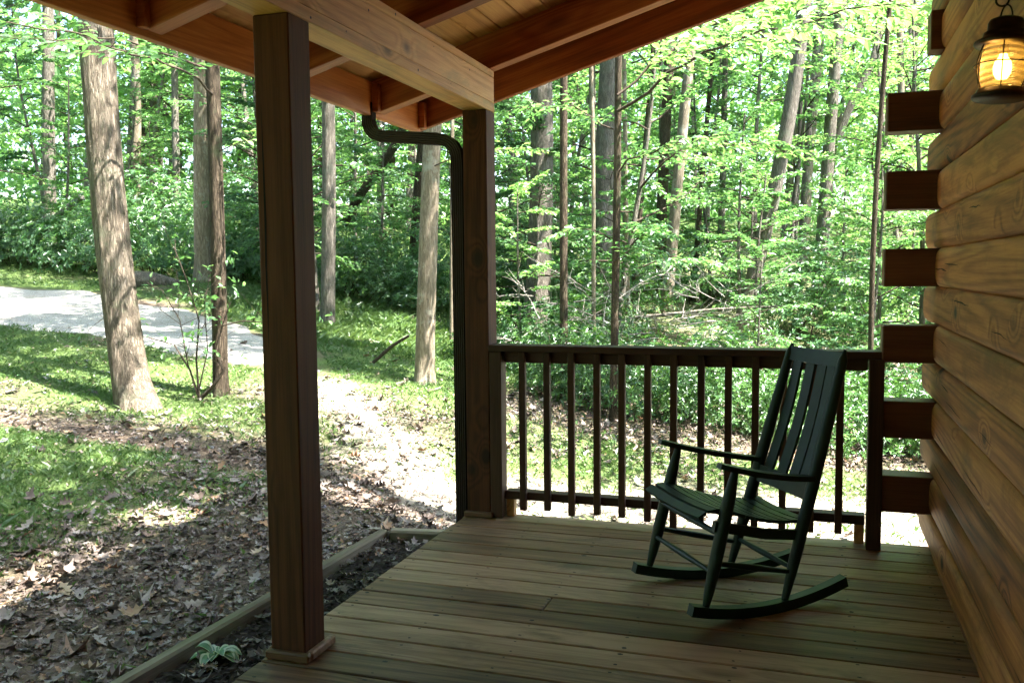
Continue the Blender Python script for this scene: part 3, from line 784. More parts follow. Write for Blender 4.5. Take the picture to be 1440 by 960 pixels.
for i in range(4):
    s_ = (-.75, -.25, .25, .75)[i]
    q = MB(); V = []; F = []
    for h_ in np.linspace(.06, .57, 9):
        uu = (o_ + e * h_).x; c_ = s_ * (hw(uu) - .026); w_ = (hw(uu) - .026) * .225 * .82
        cv = .020 * (1 - s_ * s_) + .012 * math.sin((h_ - .06) / .51 * PI)
        for (a_, t_) in ((-1, -1), (1, -1), (1, 1), (-1, 1)): V.append(bpnt(h_, c_ + a_ * w_, cv + t_ * .006))
    for k in range(8):
        for m_ in range(4): F.append([k * 4 + m_, k * 4 + (m_ + 1) % 4, (k + 1) * 4 + (m_ + 1) % 4, (k + 1) * 4 + m_])
    F += [[0, 3, 2, 1], [32, 33, 34, 35]]; q.add(V, F); q.build('slat', M['chair'], br)

# ------------------------------------------------------------------ lantern
LX, LY, LZ = 2.291, -2.208, 1.793
lt = empty('hanging_lantern', (LX, LY, LZ)); tag(lt, 'lit black metal lantern with ribbed amber glass hanging by the log wall', 'lantern')
lt.rotation_euler = (math.radians(-2), math.radians(3), 0)
q = MB(); q.lathe([(0, 0), (.060, 0), (.064, .004), (.063, .010), (.056, .014), (.053, .022), (.0, .022)]); q.build('base', M['iron'], lt)
q = MB(); q.lathe([(0, .130), (.063, .128), (.068, .133), (.067, .138), (.052, .146), (.048, .154), (.048, .159), (.040, .162), (.040, .182), (.036, .190), (.022, .195), (0, .196)]); q.build('cap', M['iron'], lt)
q = MB(); q.lathe([(.040, .023), (.047, .045), (.049, .075), (.048, .105), (.043, .130)], n=48); q.build('glass', M['glass'], lt)
q = MB(); q.lathe([(0, .048), (.012, .050), (.019, .062), (.021, .075), (.018, .090), (.010, .102), (.008, .115), (0, .116)], n=24); q.build('bulb', M['bulb'], lt)
q = MB(); q.tube([(0, 0, .108), (0, 0, .131)], .011, 16); q.build('socket', M['iron'], lt)
q = MB()
for k in range(6):
    a = 2 * PI * k / 6 + .35; P = []
    for t in np.linspace(0, 1, 12):
        r = .048 + .016 * math.sin(t * PI); P.append((r * math.cos(a), r * math.sin(a), .018 + t * .116))
    q.tube(P, .0016, 6)
for z_, r_ in ((.080, .0645),): q.tube([(r_ * math.cos(a), r_ * math.sin(a), z_) for a in np.linspace(0, 2 * PI, 40)], .0016, 6, cap=False)
q.build('wire_guard', M['iron'], lt)
q = MB(); q.tube([(.013 * math.cos(a) * 1.0, 0, .192 + .034 * math.sin(a)) for a in np.linspace(0, PI, 14)], .0021, 6); q.build('bail_loop', M['iron'], lt)
q = MB()     # bracket: ring hook, arm to the wall, back plate
cz_ = .233
q.tube([(-.012 + .014 * math.cos(a), .0, cz_ + .004 + .014 * math.sin(a)) for a in np.linspace(-.3 * PI, 1.65 * PI, 22)], .0026, 8)
P = []
for t in np.linspace(0, 1, 18): P.append((-.012 + .150 * t, 0, cz_ + .016 + .05 * math.sin(t * PI * .8)))
q.tube(P, .004, 8)
q.box((.130, -.035, cz_ - .04), (.142, .035, cz_ + .10)); q.build('bracket', M['iron'], lt)
lp = bpy.data.lights.new('lantern_glow', 'POINT'); lp.energy = 0.12; lp.color = (1.0, 0.58, 0.22); lp.shadow_soft_size = 0.02
lo = bpy.data.objects.new('lantern_glow', lp); col.objects.link(lo); lo.parent = lt; lo.location = (0, 0, .075 - .0)
lo.location = (-.030, -.0, .075)

# ------------------------------------------------------------------ leaves
def leaf_quads(P, D, N, L, wr=0.52, fold=0.18):
    """one 4-sided leaf per row: base P, direction D, normal N, length L"""
    D = D / np.linalg.norm(D, axis=1)[:, None]
    Sd = np.cross(D, N); Sd /= np.maximum(np.linalg.norm(Sd, axis=1)[:, None], 1e-6); Nn = np.cross(Sd, D)
    L = L[:, None]; w = L * wr * .5
    a = P; b = P + D * L * .45 + Sd * w + Nn * w * fold * 2; c = P + D * L - Nn * L * .12; d = P + D * L * .45 - Sd * w + Nn * w * fold * 2
    return np.stack([a, b, c, d], 1).reshape(-1, 3)
def leaf_mesh(name, P, D, N, L, mat, wr=.52, fold=.18, rnd=None):
    V = leaf_quads(P, D, N, L, wr, fold); n = len(P)
    return mesh_arrays(name, V, np.arange(4 * n), np.arange(n) * 4, mat, rnd=rng.random(n) if rnd is None else rnd)
def leaf6_mesh(name, P, D, N, L, mat, wr=.45, rnd=None):
    """bigger pointed leaves, 8 outline points folded on the midrib: two faces each"""
    D = D / np.linalg.norm(D, axis=1)[:, None]
    Sd = np.cross(D, N); Sd /= np.maximum(np.linalg.norm(Sd, axis=1)[:, None], 1e-6); Nn = np.cross(Sd, D); L = L[:, None]
    out = []
    for (t, s_) in ((0, 0), (.18, .32), (.42, .5), (.70, .36), (1.0, 0)):
        z = -.16 * t * t; 
        out.append((t, s_, z))
    V = []
    mid = [P + D * L * t + Nn * L * z for t, s_, z in out]
    V += mid
    for sg in (1, -1):
        for (t, s_, z) in out[1:4]: V.append(P + D * L * t + Sd * L * wr * s_ * sg + Nn * L * (z + s_ * .14))
    V = np.stack(V, 1).reshape(-1, 3); n = len(P); o = np.arange(n)[:, None] * 11
    fa = [(0, 5, 1), (1, 5, 6, 2), (2, 6, 7, 3), (3, 7, 4), (0, 1, 8), (1, 2, 9, 8), (2, 3, 10, 9), (3, 4, 10)]
    lo = np.concatenate([o + np.array(f)[None] for f in fa], 1); lens = [len(f) for f in fa]; tot = sum(lens)
    st = np.cumsum([0] + lens[:-1]); starts = (np.arange(n)[:, None] * tot + st[None]).ravel()
    r = rng.random(n) if rnd is None else rnd
    return mesh_arrays(name, V, lo.ravel(), starts, mat, rnd=np.repeat(r, len(fa)))

def branch_poly(r_, base, az, pitch, L, droop=.25, n=7):
    P = [np.array(base, float)]; d = np.array([math.cos(az) * math.cos(pitch), math.sin(az) * math.cos(pitch), math.sin(pitch)])
    for i in range(n - 1):
        d = d + r_.normal(0, .10, 3) + np.array([0, 0, -droop / n]); d /= np.linalg.norm(d); P.append(P[-1] + d * L / (n - 1))
    return np.array(P)
def spray(r_, poly, nsub, nleaf, leafL, t0=.25, flat=.35, sublen=.42, twigs=None):
    """leaves on alternate side twigs, in flat layers"""
    seg = np.linalg.norm(np.diff(poly, axis=0), axis=1); L = seg.sum(); cum = np.concatenate([[0], np.cumsum(seg)]) / L
    P = []; D = []; N = []
    for k in range(nsub + 1):
        t = t0 + (1 - t0) * (k / nsub) ** .9 if k < nsub else 1.0
        b = np.array([np.interp(t, cum, poly[:, i]) for i in range(3)])
        i0 = min(len(poly) - 2, int(np.searchsorted(cum, t, 'right') - 1)); d = poly[i0 + 1] - poly[i0]; d /= np.linalg.norm(d)
        s_ = np.cross(d, [0, 0, 1]); s_ /= max(np.linalg.norm(s_), 1e-6)
        sg = 1 if k % 2 else -1
        td = d * .75 + s_ * sg * .8 + np.array([0, 0, r_.uniform(-.15, .15)]) if k < nsub else d
        td /= np.linalg.norm(td); tl = max(.12, L * sublen * (1 - .65 * t)) * r_.uniform(.7, 1.2)
        if twigs is not None: twigs.append((b, b + td * tl * .5 + r_.normal(0, .01, 3), b + td * tl + np.array([0, 0, -.06 * tl])))
        m = max(3, int(nleaf * (.5 + tl / (L * sublen + 1e-6)) * .8)); q = (np.arange(m) + r_.uniform(0, 1, m)) / m
        c = b + td * (tl * q)[:, None] + np.array([0, 0, -.06]) * (tl * q * q)[:, None] + r_.normal(0, .012, (m, 3))
        ss = np.cross(td, [0, 0, 1]); ss /= max(np.linalg.norm(ss), 1e-6)
        alt = np.where(np.arange(m) % 2, 1, -1)[:, None]
        dd_ = td * r_.uniform(.2, 1, (m, 1)) + ss * alt * r_.uniform(.4, 1, (m, 1)) + np.stack([np.zeros(m), np.zeros(m), r_.uniform(-.45, .12, m)], 1)
        nn = np.array([0, 0, 1.0]) + r_.normal(0, flat, (m, 3))
        P.append(c); D.append(dd_); N.append(nn)
    P = np.concatenate(P); return P, np.concatenate(D), np.concatenate(N), leafL * r_.uniform(.6, 1.2, len(P))

def woody(name, polys, radii, mat, twigs=None, nside=5, tr=.004):
    q = MB()
    for P, r0 in zip(polys, radii):
        n = len(P); q.tube([tuple(p) for p in P], [float(r0 * (1 - .85 * i / (n - 1))) for i in range(n)], nside, cap=False)
    if twigs:
        for (a, b_, c) in twigs: q.tube([a, b_, c], [tr, tr * .8, tr * .4], 3, cap=False)
    me = bpy.data.meshes.new(name); me.from_pydata(q.V, [], q.F); me.polygons.foreach_set('use_smooth', [True] * len(q.F)); me.materials.append(mat); me.update()
    return me

# ---- variants whose data the trees share
def make_understory(seed, Ht=6.5, R=2.2, nb=34, zb0=.9, leafL=.108, nsub=11, nleaf=13, droop=.35):
    r_ = np.random.default_rng(seed); polys = []; rad = []; tw = []; LP = []
    lx, ly = r_.normal(0, .05, 2)
    trunk = np.array([[lx * z + .06 * math.sin(z * 1.1 + seed), ly * z + .06 * math.cos(z * .9 + seed), z] for z in np.linspace(-.3, Ht, 14)])
    for k in range(nb):
        t = (k + r_.uniform(0, 1)) / nb; z = zb0 + (Ht - zb0) * t
        b = [np.interp(z, trunk[:, 2], trunk[:, i]) for i in range(2)] + [z]
        L = R * (1 - .6 * t) * r_.uniform(.55, 1.15) * (.6 + .4 * min(1, t * 4)); P = branch_poly(r_, b, k * 2.4 + r_.normal(0, .4), r_.uniform(.0, .55) + .4 * t, L, droop)
        polys.append(P); rad.append(.012 * L / 1.5 + .004); LP.append(spray(r_, P, nsub, nleaf, leafL, twigs=tw))
    P, D, N, L = [np.concatenate(x) for x in zip(*LP)]
    tm = MB(); tm.tube([tuple(p) for p in trunk], [float(.055 * Ht / 6.5 * (1 - .8 * i / 13)) + .006 for i in range(14)], 9, cap=False)
    return tm, woody('branches', polys, rad, M['twig'], tw), (P, D, N, L)
UND = []
for s_, kw in enumerate([dict(Ht=6.8, R=2.3), dict(Ht=5.2, R=2.0, nb=28), dict(Ht=8.0, R=2.6, nb=36), dict(Ht=3.4, R=1.5, nb=20, zb0=.5, leafL=.09), dict(Ht=9.5, R=2.4, nb=38, zb0=2.0)]):
    tm, bme, (P, D, N, L) = make_understory(100 + s_, **kw)
    tmo = tm.build('trunk', M['bark_grey']); tme = tmo.data; bpy.data.objects.remove(tmo)
    cm = {}
    for mk in ('leaf', 'leaf_light', 'leaf_dark'): 
        cm[mk] = leaf_mesh('foliage', P, D, N, L, M[mk]) if mk == 'leaf' else cm['leaf'].copy()
        cm[mk].materials[0] = M[mk]
    UND.append((tme, bme, cm, kw['Ht']))
def make_canopy(seed, Ht=9.0, R=3.6, nb=34, leafL=.17, nsub=12, nleaf=16):
    r_ = np.random.default_rng(seed); polys = []; rad = []; LP = []
    for k in range(nb):
        t = (k + r_.uniform(0, 1)) / nb; z = Ht * t * .8
        L = R * (1 - .45 * t) * r_.uniform(.5, 1.15) * (.75 + .25 * min(1, t * 3))
        P = branch_poly(r_, [0, 0, z], k * 2.4 + r_.normal(0, .4), r_.uniform(.15, .75) + .3 * t, L, .35)
        polys.append(P); rad.append(.02 * L + .01); LP.append(spray(r_, P, nsub, nleaf, leafL, t0=.35, flat=.55, sublen=.5))
    P, D, N, L = [np.concatenate(x) for x in zip(*LP)]
    return woody('limbs', polys, rad, M['bark_grey']), leaf_mesh('crown', P, D, N, L, M['leaf']), (P, D, N, L)
CAN = [make_canopy(200 + i, **kw) for i, kw in enumerate([dict(), dict(Ht=8, R=4.2, nb=32), dict(Ht=11, R=3.4, nb=38), dict(Ht=7, R=3.0, nb=26)])]
def make_shrub(seed, R=.95, Ht=1.35, nw=430, leafL=.085, stems=9):
    r_ = np.random.default_rng(seed); P = []; D = []; N = []; L = []
    polys = []; rad = []
    tips = []
    for k in range(nw):
        a = r_.uniform(0, 2 * PI); u_ = r_.uniform(0, 1) ** .5; ph = r_.uniform(0, 1)
        rr = R * u_ * r_.uniform(.75, 1.12) * (1 + .18 * math.sin(3 * a + seed)); z = Ht * (.12 + .88 * ph * math.sqrt(max(0, 1 - (u_ * .9) ** 2))) * r_.uniform(.9, 1.12)
        tips.append((rr * math.cos(a), rr * math.sin(a), z))
    tips = np.array(tips)
    for s__ in range(stems):
        e_ = tips[r_.integers(len(tips))]; P0 = np.array([r_.normal(0, .1), r_.normal(0, .1), -.15]); mid = P0 * .5 + e_ * .5 + r_.normal(0, .1, 3); mid[2] = abs(mid[2]) * .7
        polys.append(np.array([P0, mid, e_])); rad.append(.014)
    m = 7
    for tp in tips:
        ax = np.array([tp[0], tp[1], tp[2] * .8 + .25]); ax /= np.linalg.norm(ax); ax = ax + r_.normal(0, .25, 3); ax /= np.linalg.norm(ax)
        s1 = np.cross(ax, [0, 1, .2]); s1 /= np.linalg.norm(s1); s2 = np.cross(ax, s1); an = np.arange(m) * 2 * PI / m + r_.uniform(0, 6)
        d = s1 * np.cos(an)[:, None] + s2 * np.sin(an)[:, None] + ax * r_.uniform(.05, .6, (m, 1))
        P.append(np.repeat(tp[None], m, 0) + r_.normal(0, .01, (m, 3))); D.append(d); N.append(np.repeat(ax[None], m, 0) + r_.normal(0, .2, (m, 3))); L.append(leafL * r_.uniform(.6, 1.15, m))
    P, D, N, L = map(np.concatenate, (P, D, N, L))
    return woody('stems', polys, rad, M['twig']), leaf_mesh('foliage', P, D, N, L, M['laurel'], wr=.38)
SHR = [make_shrub(300 + i, **kw) for i, kw in enumerate([dict(), dict(R=1.1, Ht=1.1, nw=460), dict(R=.8, Ht=1.7, nw=420), dict(R=1.3, Ht=1.6, nw=620)])]
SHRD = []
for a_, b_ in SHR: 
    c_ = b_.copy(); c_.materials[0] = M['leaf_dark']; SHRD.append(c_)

# ------------------------------------------------------------------ trees with their own trunks
def trunk_obj(base, lean, Ht, r0, mat, parent, seed, foot=0.0, flare=.35, nside=20, rings=70, top=.62, bend=.15, roots=3, dx=None, disp=.05):
    q = MB(); V = []; F = []
    hs = np.concatenate([np.linspace(-.5, 1.2, int(rings * .4), endpoint=False), np.linspace(1.2, Ht, int(rings * .6))])
    n = nside
    for z in hs:
        cx_ = foot * (1 - math.exp(-max(z, 0) / .9)) + lean[0] * z + bend * r0 * 2 * math.sin(z * .55 + seed) - bend * r0 * 2 * math.sin(seed); cy_ = lean[1] * z + bend * r0 * 2 * math.sin(z * .47 + seed * 2) - bend * r0 * 2 * math.sin(seed * 2)
        rr = r0 * (1 - (1 - top) * max(0, z) / Ht) 
        fl = math.exp(-max(z + .05, 0) / (r0 * 1.5)) * flare
        for k in range(n):
            a = 2 * PI * k / n
            f_ = 1 + fl * (1 + .5 * math.sin(roots * a + seed * 1.7))
            nn = noise.noise(Vector((math.cos(a) * 1.6 + seed * 5, math.sin(a) * 1.6, z * 1.1 * .5))) * disp * 1.2
            nn += noise.noise(Vector((math.cos(a) * 7 + seed, math.sin(a) * 7, z * 2.2))) * disp * .5
            if dx is not None: f_ += dx(a, z)
            V.append((cx_ + rr * (f_ + nn) * math.cos(a), cy_ + rr * (f_ + nn) * math.sin(a), z))
    for j in range(len(hs) - 1):
        for k in range(n): F.append([j * n + k, j * n + (k + 1) % n, (j + 1) * n + (k + 1) % n, (j + 1) * n + k])
    q.add(V, F, 0, 0, True)
    return q.build('trunk', mat, parent)
def tree(label, x, y, lean, r0, mat, seed, Ht=12, crown=0, cz=6.5, cs=1.0, cmat='leaf', group=None, zoff=0, **kw):
    z = h1(x, y) + zoff
    t = empty('tree', (x, y, z)); tag(t, label, 'tree', group)
    trunk_obj((0, 0, 0), lean, Ht, r0, M[mat], t, seed, **kw)
    if crown is not None:
        li, cr, _ = CAN[crown % 4]
        cx_, cy_ = lean[0] * cz, lean[1] * cz
        ol = link('limbs', li, t, loc=(cx_, cy_, cz), rot=(0, 0, seed * 1.3), scale=(cs, cs, cs))
        oc = link('crown', cr, t, loc=(cx_, cy_, cz), rot=(0, 0, seed * 1.3), scale=(cs, cs, cs))
    return t
G1 = 'grey and brown trunks standing in the woods'
T1 = tree('thick grey-brown tree trunk with flared base on the grass, nearest and leftmost', -4.50, 2.58, (-.032, .0), .168, 'bark_big', 3, Ht=9, foot=-.16, crown=0, cz=8.0, nside=72, rings=190, top=.80, flare=.24, bend=.08, disp=.10,
     dx=lambda a, z: 1.35 * math.exp(-max(z + .1, 0) / .34) * max(0, math.cos(a + .35)) ** 4 + .25 * math.exp(-max(z, 0) / .3) * max(0, math.cos(a - 2.6)) ** 6)
T2 = tree('pale mottled trunk behind the fallen log across the drive', -9.29, 10.07, (.008, 0), .155, 'bark_pale', 5, Ht=12, crown=1, cz=9)
T3 = tree('slender dark trunk with a twiggy sprout at its foot, just right of the thickest trunk', -3.88, 3.11, (.016, 0), .075, 'bark_dark', 7, Ht=9, crown=0, cz=6.5, cs=.9, top=.75, rings=90)
tree('narrow grey trunk left of the pale mottled one beyond the drive', -14.1, 15.45, (.018, 0), .10, 'bark_grey', 9, crown=2, cz=8)
tree('grey trunk at the upper left above the far drive bank', -16.5, 13.6, (.03, 0), .16, 'bark_grey', 11, crown=1, cz=9)
T6 = tree('pale smooth trunk on the bright grass right of the nearest post', -5.49, 8.11, (.030, 0), .116, 'bark_grey', 13, crown=0, cz=8.5, cs=.8)
T7 = tree('pale speckled trunk left of the downspout, leaning slightly right', -2.42, 4.95, (.066, 0), .112, 'bark_pale', 15, crown=1, cz=6.4, cs=1.0, flare=.25, rings=100, nside=28)
tree('dark leaning trunk under the bend of the downspout', -6.51, 13.62, (.10, 0), .12, 'bark_dark', 17, crown=None, cz=8)
tree('wide grey ridged trunk just right of the far post', -2.62, 10.06, (.027, 0), .215, 'bark_grey', 19, crown=1, cz=8.5, nside=36, rings=90)
tree('slim dark trunk right of the wide grey ridged trunk', -0.95, 5.75, (.012, 0), .052, 'bark_dark', 21, Ht=9, crown=3, cz=6.8, cs=.6)
tree('broad grey trunk seen behind the slim brown sapling trunk', -1.98, 12.4, (.020, 0), .20, 'bark_grey', 23, crown=0, cz=9, nside=28)
TB = tree('slim brown trunk rising behind the railing with low leafy branches', -0.20, 5.04, (.012, 0), .045, 'bark_dark', 25, Ht=9, crown=3, cz=6.8, cs=.55)
tree('smooth grey trunk leaning right in the middle of the woods', -0.89, 13.35, (.103, 0), .115, 'bark_pale', 27, crown=None, cz=8.5)
tree('dark trunk standing close behind the smooth grey leaning trunk', -1.32, 15.3, (.03, 0), .13, 'bark_dark', 29, crown=None, cz=9)
tree('sturdy grey trunk leaning strongly to the right above the brush pile', 0.62, 11.2, (.165, 0), .135, 'bark_grey', 31, crown=3, cz=8, bend=.5)
TF = tree('grey forked trunk near the log wall side of the woods', 1.97, 16.5, (.075, 0), .15, 'bark_grey', 33, Ht=11, crown=None, cz=9)
q = MB(); P = [(.37, 0, 3.6), (.62, 0, 4.3), (1.05, .05, 5.2), (1.35, .1, 6.5), (1.9, .1, 8)]; q.tube(P, [.085, .08, .07, .06, .04], 12); q.build('limb', M['bark_grey'], TF)
tree('thin dark trunk closest to the log ends at the right', 2.54, 6.48, (.014, 0), .033, 'bark_dark', 35, Ht=8, crown=3, cz=6.5, cs=.5, bend=1.2)
tree('thin pale crooked stem left of the slim brown trunk', -0.98, 7.47, (-.03, 0), .032, 'bark_pale', 37, Ht=8, crown=None, bend=.8)
for i, (x, y, lx, r, mt, lab) in enumerate([
    (-4.37, 14.2, -.002, .06, 'bark_grey', 'thin grey trunk beside the right edge of the far post'),
    (-1.69, 14.1, .073, .062, 'bark_dark', 'thin dark trunk leaning right behind the slim brown trunk'),
    (-1.61, 17.4, -.003, .065, 'bark_grey', 'thin grey trunk right behind the smooth leaning one'),
    (-0.62, 15.5, .076, .06, 'bark_dark', 'short-looking dark leaning trunk above the brush pile'),
    (-0.07, 15.8, .005, .075, 'bark_grey', 'straight thin grey trunk left of the strongly leaning one'),
    (1.44, 17.3, .031, .055, 'bark_grey', 'left one of two thin upright trunks before the forked one'),
    (1.55, 18.4, .049, .080, 'bark_grey', 'right one of two thin upright trunks before the forked one'),
    (-9.01, 17.1, .004, .115, 'bark_grey', 'grey trunk deep in the woods between the two dark posts'),
    (-3.42, 8.27, .024, .036, 'bark_pale', 'thin pale stem just left of the downspout'),
    (-1.20, 11.1, -.019, .045, 'bark_pale', 'thin pale upright stem between the slim brown and broad grey trunks')]):
    tree(lab, x, y, (lx, 0), r, mt, 40 + i * 2.3, Ht=11, crown=None, cz=8, cs=.8, nside=12, rings=40)
q = MB(); q.tube([(-8.6, 14.4, 1.55), (-7.8, 14.3, 2.6), (-7.1, 14.2, 3.3), (-6.0, 14.1, 4.4)][::-1], [.06, .09, .10, .10], 10)

# low branch of the slender dark tree reaching out over the lawn, and leafy boughs of the brown sapling
def bough(name, parent, P, r0, nsub, nleaf, leafL, mat, seed, t0=.15, sublen=.40, flat=.4, wr=.45):
    r_ = np.random.default_rng(seed); base = np.array(parent.location); tw = []
    P = np.array(P, float); 
    PP = []
    for i in range(len(P) - 1):
        for t in np.linspace(0, 1, 4, endpoint=False): PP.append(P[i] * (1 - t) + P[i + 1] * t + (r_.normal(0, .02, 3)))
    PP.append(P[-1]); PP = np.array(PP) - base
    lp_, ld, ln_, ll = spray(r_, PP, nsub, nleaf, leafL, t0=t0, flat=flat, sublen=sublen, twigs=tw)
    b = link(name, woody(name, [PP], [r0], M['twig'], tw, 6, .0035), parent)
    link('leaves', leaf6_mesh('leaves', lp_, ld, ln_, ll, M[mat], wr), b)
bough('branch', T3, [(-3.83, 3.10, 3.15), (-3.55, 2.4, 3.22), (-3.45, 1.6, 3.20), (-3.35, .8, 3.12), (-3.3, 0.1, 2.98)], .014, 16, 12, .10, 'leaf', 1, t0=.25, sublen=.32)
bough('branch', T3, [(-3.83, 3.10, 3.4), (-4.2, 2.3, 3.55), (-4.5, 1.3, 3.45), (-4.7, .5, 3.3)], .013, 16, 13, .10, 'leaf', 2, t0=.2, sublen=.4)
bough('branch', T3, [(-3.80, 3.11, 2.6), (-3.3, 3.0, 2.75), (-2.9, 2.8, 2.75)], .008, 9, 7, .09, 'leaf_light', 3)
bough('branch', TB, [(-.12, 5.0, 3.05), (.6, 4.6, 3.45), (1.4, 4.0, 3.55), (2.3, 3.5, 3.55), (3.0, 3.3, 3.4)], .018, 32, 24, .13, 'leaf_light', 4, t0=.12, sublen=.46)
bough('branch', TB, [(-.12, 5.0, 3.25), (.5, 5.3, 3.85), (1.5, 5.2, 4.2), (2.6, 5.0, 4.3)], .016, 30, 24, .13, 'leaf_light', 5, t0=.1, sublen=.45)
bough('branch', TB, [(-.15, 5.0, 2.5), (.4, 4.7, 2.65), (1.0, 4.5, 2.6), (1.7, 4.4, 2.5)], .010, 18, 14, .10, 'leaf_light', 6)
bough('branch', TB, [(-.18, 5.0, 2.9), (-.6, 4.9, 3.15), (-1.1, 4.9, 3.2), (-1.6, 5.0, 3.1)], .010, 14, 12, .10, 'leaf', 7)
bough('branch', TB, [(-.18, 5.0, 1.75), (-.5, 4.9, 1.85), (-.85, 4.85, 1.75)], .007, 9, 8, .095, 'leaf', 8)
bough('branch', TB, [(-.2, 5.0, 1.5), (.1, 4.9, 1.6), (.45, 4.9, 1.5)], .007, 8, 7, .095, 'leaf', 9)
bough('branch', T7, [(-2.2, 4.9, 2.6), (-1.7, 5.1, 2.8), (-1.1, 5.2, 2.75)], .009, 12, 10, .09, 'leaf_light', 10)

for ch in T7.children:
    if ch.name.startswith(('crown', 'limbs')): ch.location.x -= .3; ch.location.y += .6
# twiggy sprout at the foot of the slender dark tree
r_ = np.random.default_rng(5)
sp = empty('bare_shrub', (-3.98, 2.90, h1(-3.98, 2.9))); tag(sp, 'mostly bare curling shrub stems at the foot of the slender dark tree', 'shrub')
polys = []; rad = []; lp = []
for k, (P, r0) in enumerate([([(0, 0, 0), (.18, -.05, .12), (.33, -.05, .30), (.22, 0, .50), (.30, 0, .75), (.42, 0, 1.0)], .024), ([(0, 0, 0), (-.1, 0, .3), (-.28, 0, .55), (-.6, 0, .62), (-.95, 0, .70), (-1.2, 0, .85)], .012),
       ([(0, 0, 0), (-.02, 0, .4), (.03, 0, .8), (-.1, 0, 1.2), (-.28, .05, 1.55)], .013), ([(0, 0, 0), (-.12, 0, .35), (-.2, 0, .8), (-.4, 0, 1.1), (-.75, 0, 1.25)], .010), ([(.3, 0, .75), (.55, 0, .8), (.9, 0, .78), (1.2, 0, .9)], .009), ([(0, 0, .1), (.12, 0, .5), (.1, 0, .95), (.2, 0, 1.35)], .008)]):
    P = np.array(P); polys.append(P); rad.append(r0)
    for m_ in range(9):
        t = r_.uniform(.3, 1) * (len(P) - 1.001); i = int(t); b = P[i] + (P[i + 1] - P[i]) * (t - i)
        e_ = b + r_.normal(0, .16, 3) + [0, 0, .12]; polys.append(np.array([b, (b + e_) / 2 + r_.normal(0, .03, 3), e_])); rad.append(.004); lp.append(e_)
link('stems', woody('stems', polys, rad, M['twig']), sp)
lp = np.repeat(np.array(lp), 5, 0) + r_.normal(0, .04, (len(lp) * 5, 3)); n = len(lp)
link('foliage', leaf6_mesh('foliage', lp, r_.normal(0, 1, (n, 3)), np.array([0, 0, 1]) + r_.normal(0, .5, (n, 3)), r_.uniform(.04, .085, n), M['leaf']), sp)

# ------------------------------------------------------------------ understory trees
und_labels = {}
def und(i, x, y, v, mk, s, label, group, cat='small tree'):
    tme, bme, cm, Ht = UND[v]
    t = empty('understory_tree', (x, y, h1(x, y) - .05), i * 1.9); t.scale = (s, s, s); tag(t, label, cat, group)
    link('trunk', tme, t); link('branches', bme, t); link('foliage', cm[mk], t)
GL = 'leafy small trees beyond the drive'; GR = 'leafy small trees behind the railing'; GF = 'small trees deep in the woods'
r_ = np.random.default_rng(77); cnt = 0
spots = []
def area(n, xr, yr, keep, mind, mats, vs, label, group, sr=(.8, 1.2)):
    global cnt
    k = 0; tries = 0
    while k < n and tries < n * 60:
        tries += 1; x = r_.uniform(*xr); y = r_.uniform(*yr)
        if not keep(x, y): continue
        if any((x - a) ** 2 + (y - b) ** 2 < mind ** 2 for a, b in spots): continue
        spots.append((x, y)); und(cnt, x, y, int(r_.choice(vs)), str(r_.choice(mats)), r_.uniform(*sr), label, group); cnt += 1; k += 1
cam = (1.864, -4.713)
def ang(x, y): return math.degrees(math.atan2(x - cam[0], y - cam[1]))     # bearing right of +Y
area(16, (-19, -6), (8, 19), lambda x, y: drive_d(np.array([x]), np.array([y]))[0] > 1.6 and -50 < ang(x, y) < -25, 1.3, ['leaf', 'leaf_dark', 'leaf'], [0, 1, 2, 3], 'leafy green understory tree on the bank beyond the drive', GL)
area(9, (-9, -2.5), (9.5, 18), lambda x, y: -27 < ang(x, y) < -14, 1.4, ['leaf', 'leaf_light', 'leaf_dark'], [0, 1, 2, 3], 'leafy understory tree in the gap between the two porch posts', 'leafy small trees seen between the porch posts')
area(8, (-4, 5.5), (8.5, 12), lambda x, y: -15 < ang(x, y) < 12, 1.5, ['leaf', 'leaf_light'], [1, 3, 3], 'low leafy understory tree close behind the laurel row', GR)
area(14, (-5, 6), (13, 19), lambda x, y: -15 < ang(x, y) < 12, 1.3, ['leaf', 'leaf_light', 'leaf_light'], [0, 1, 2, 3, 4], 'leafy understory tree in the woods behind the railing', GR)
area(26, (-26, 11), (18, 30), lambda x, y: -46 < ang(x, y) < 13, 1.7, ['leaf', 'leaf_light', 'leaf_light'], [0, 2, 4], 'leafy understory tree far back in the sunlit woods', GF, (1.1, 1.7))
und(90, 1.15, 6.9, 3, 'leaf', .62, 'low leafy sapling with a bent stem behind the railing, left of the chair back', None, 'sapling')
und(91, 2.6, 7.6, 1, 'leaf', .62, 'bushy green sapling filling the view beside the log ends', None, 'sapling')
und(92, -1.9, 7.3, 3, 'leaf_light', .75, 'small sapling with thin leaves beside the far post', None, 'sapling')
und(93, 3.4, 9.2, 0, 'leaf_light', .8, 'taller leafy sapling seen over the log ends', None, 'sapling')

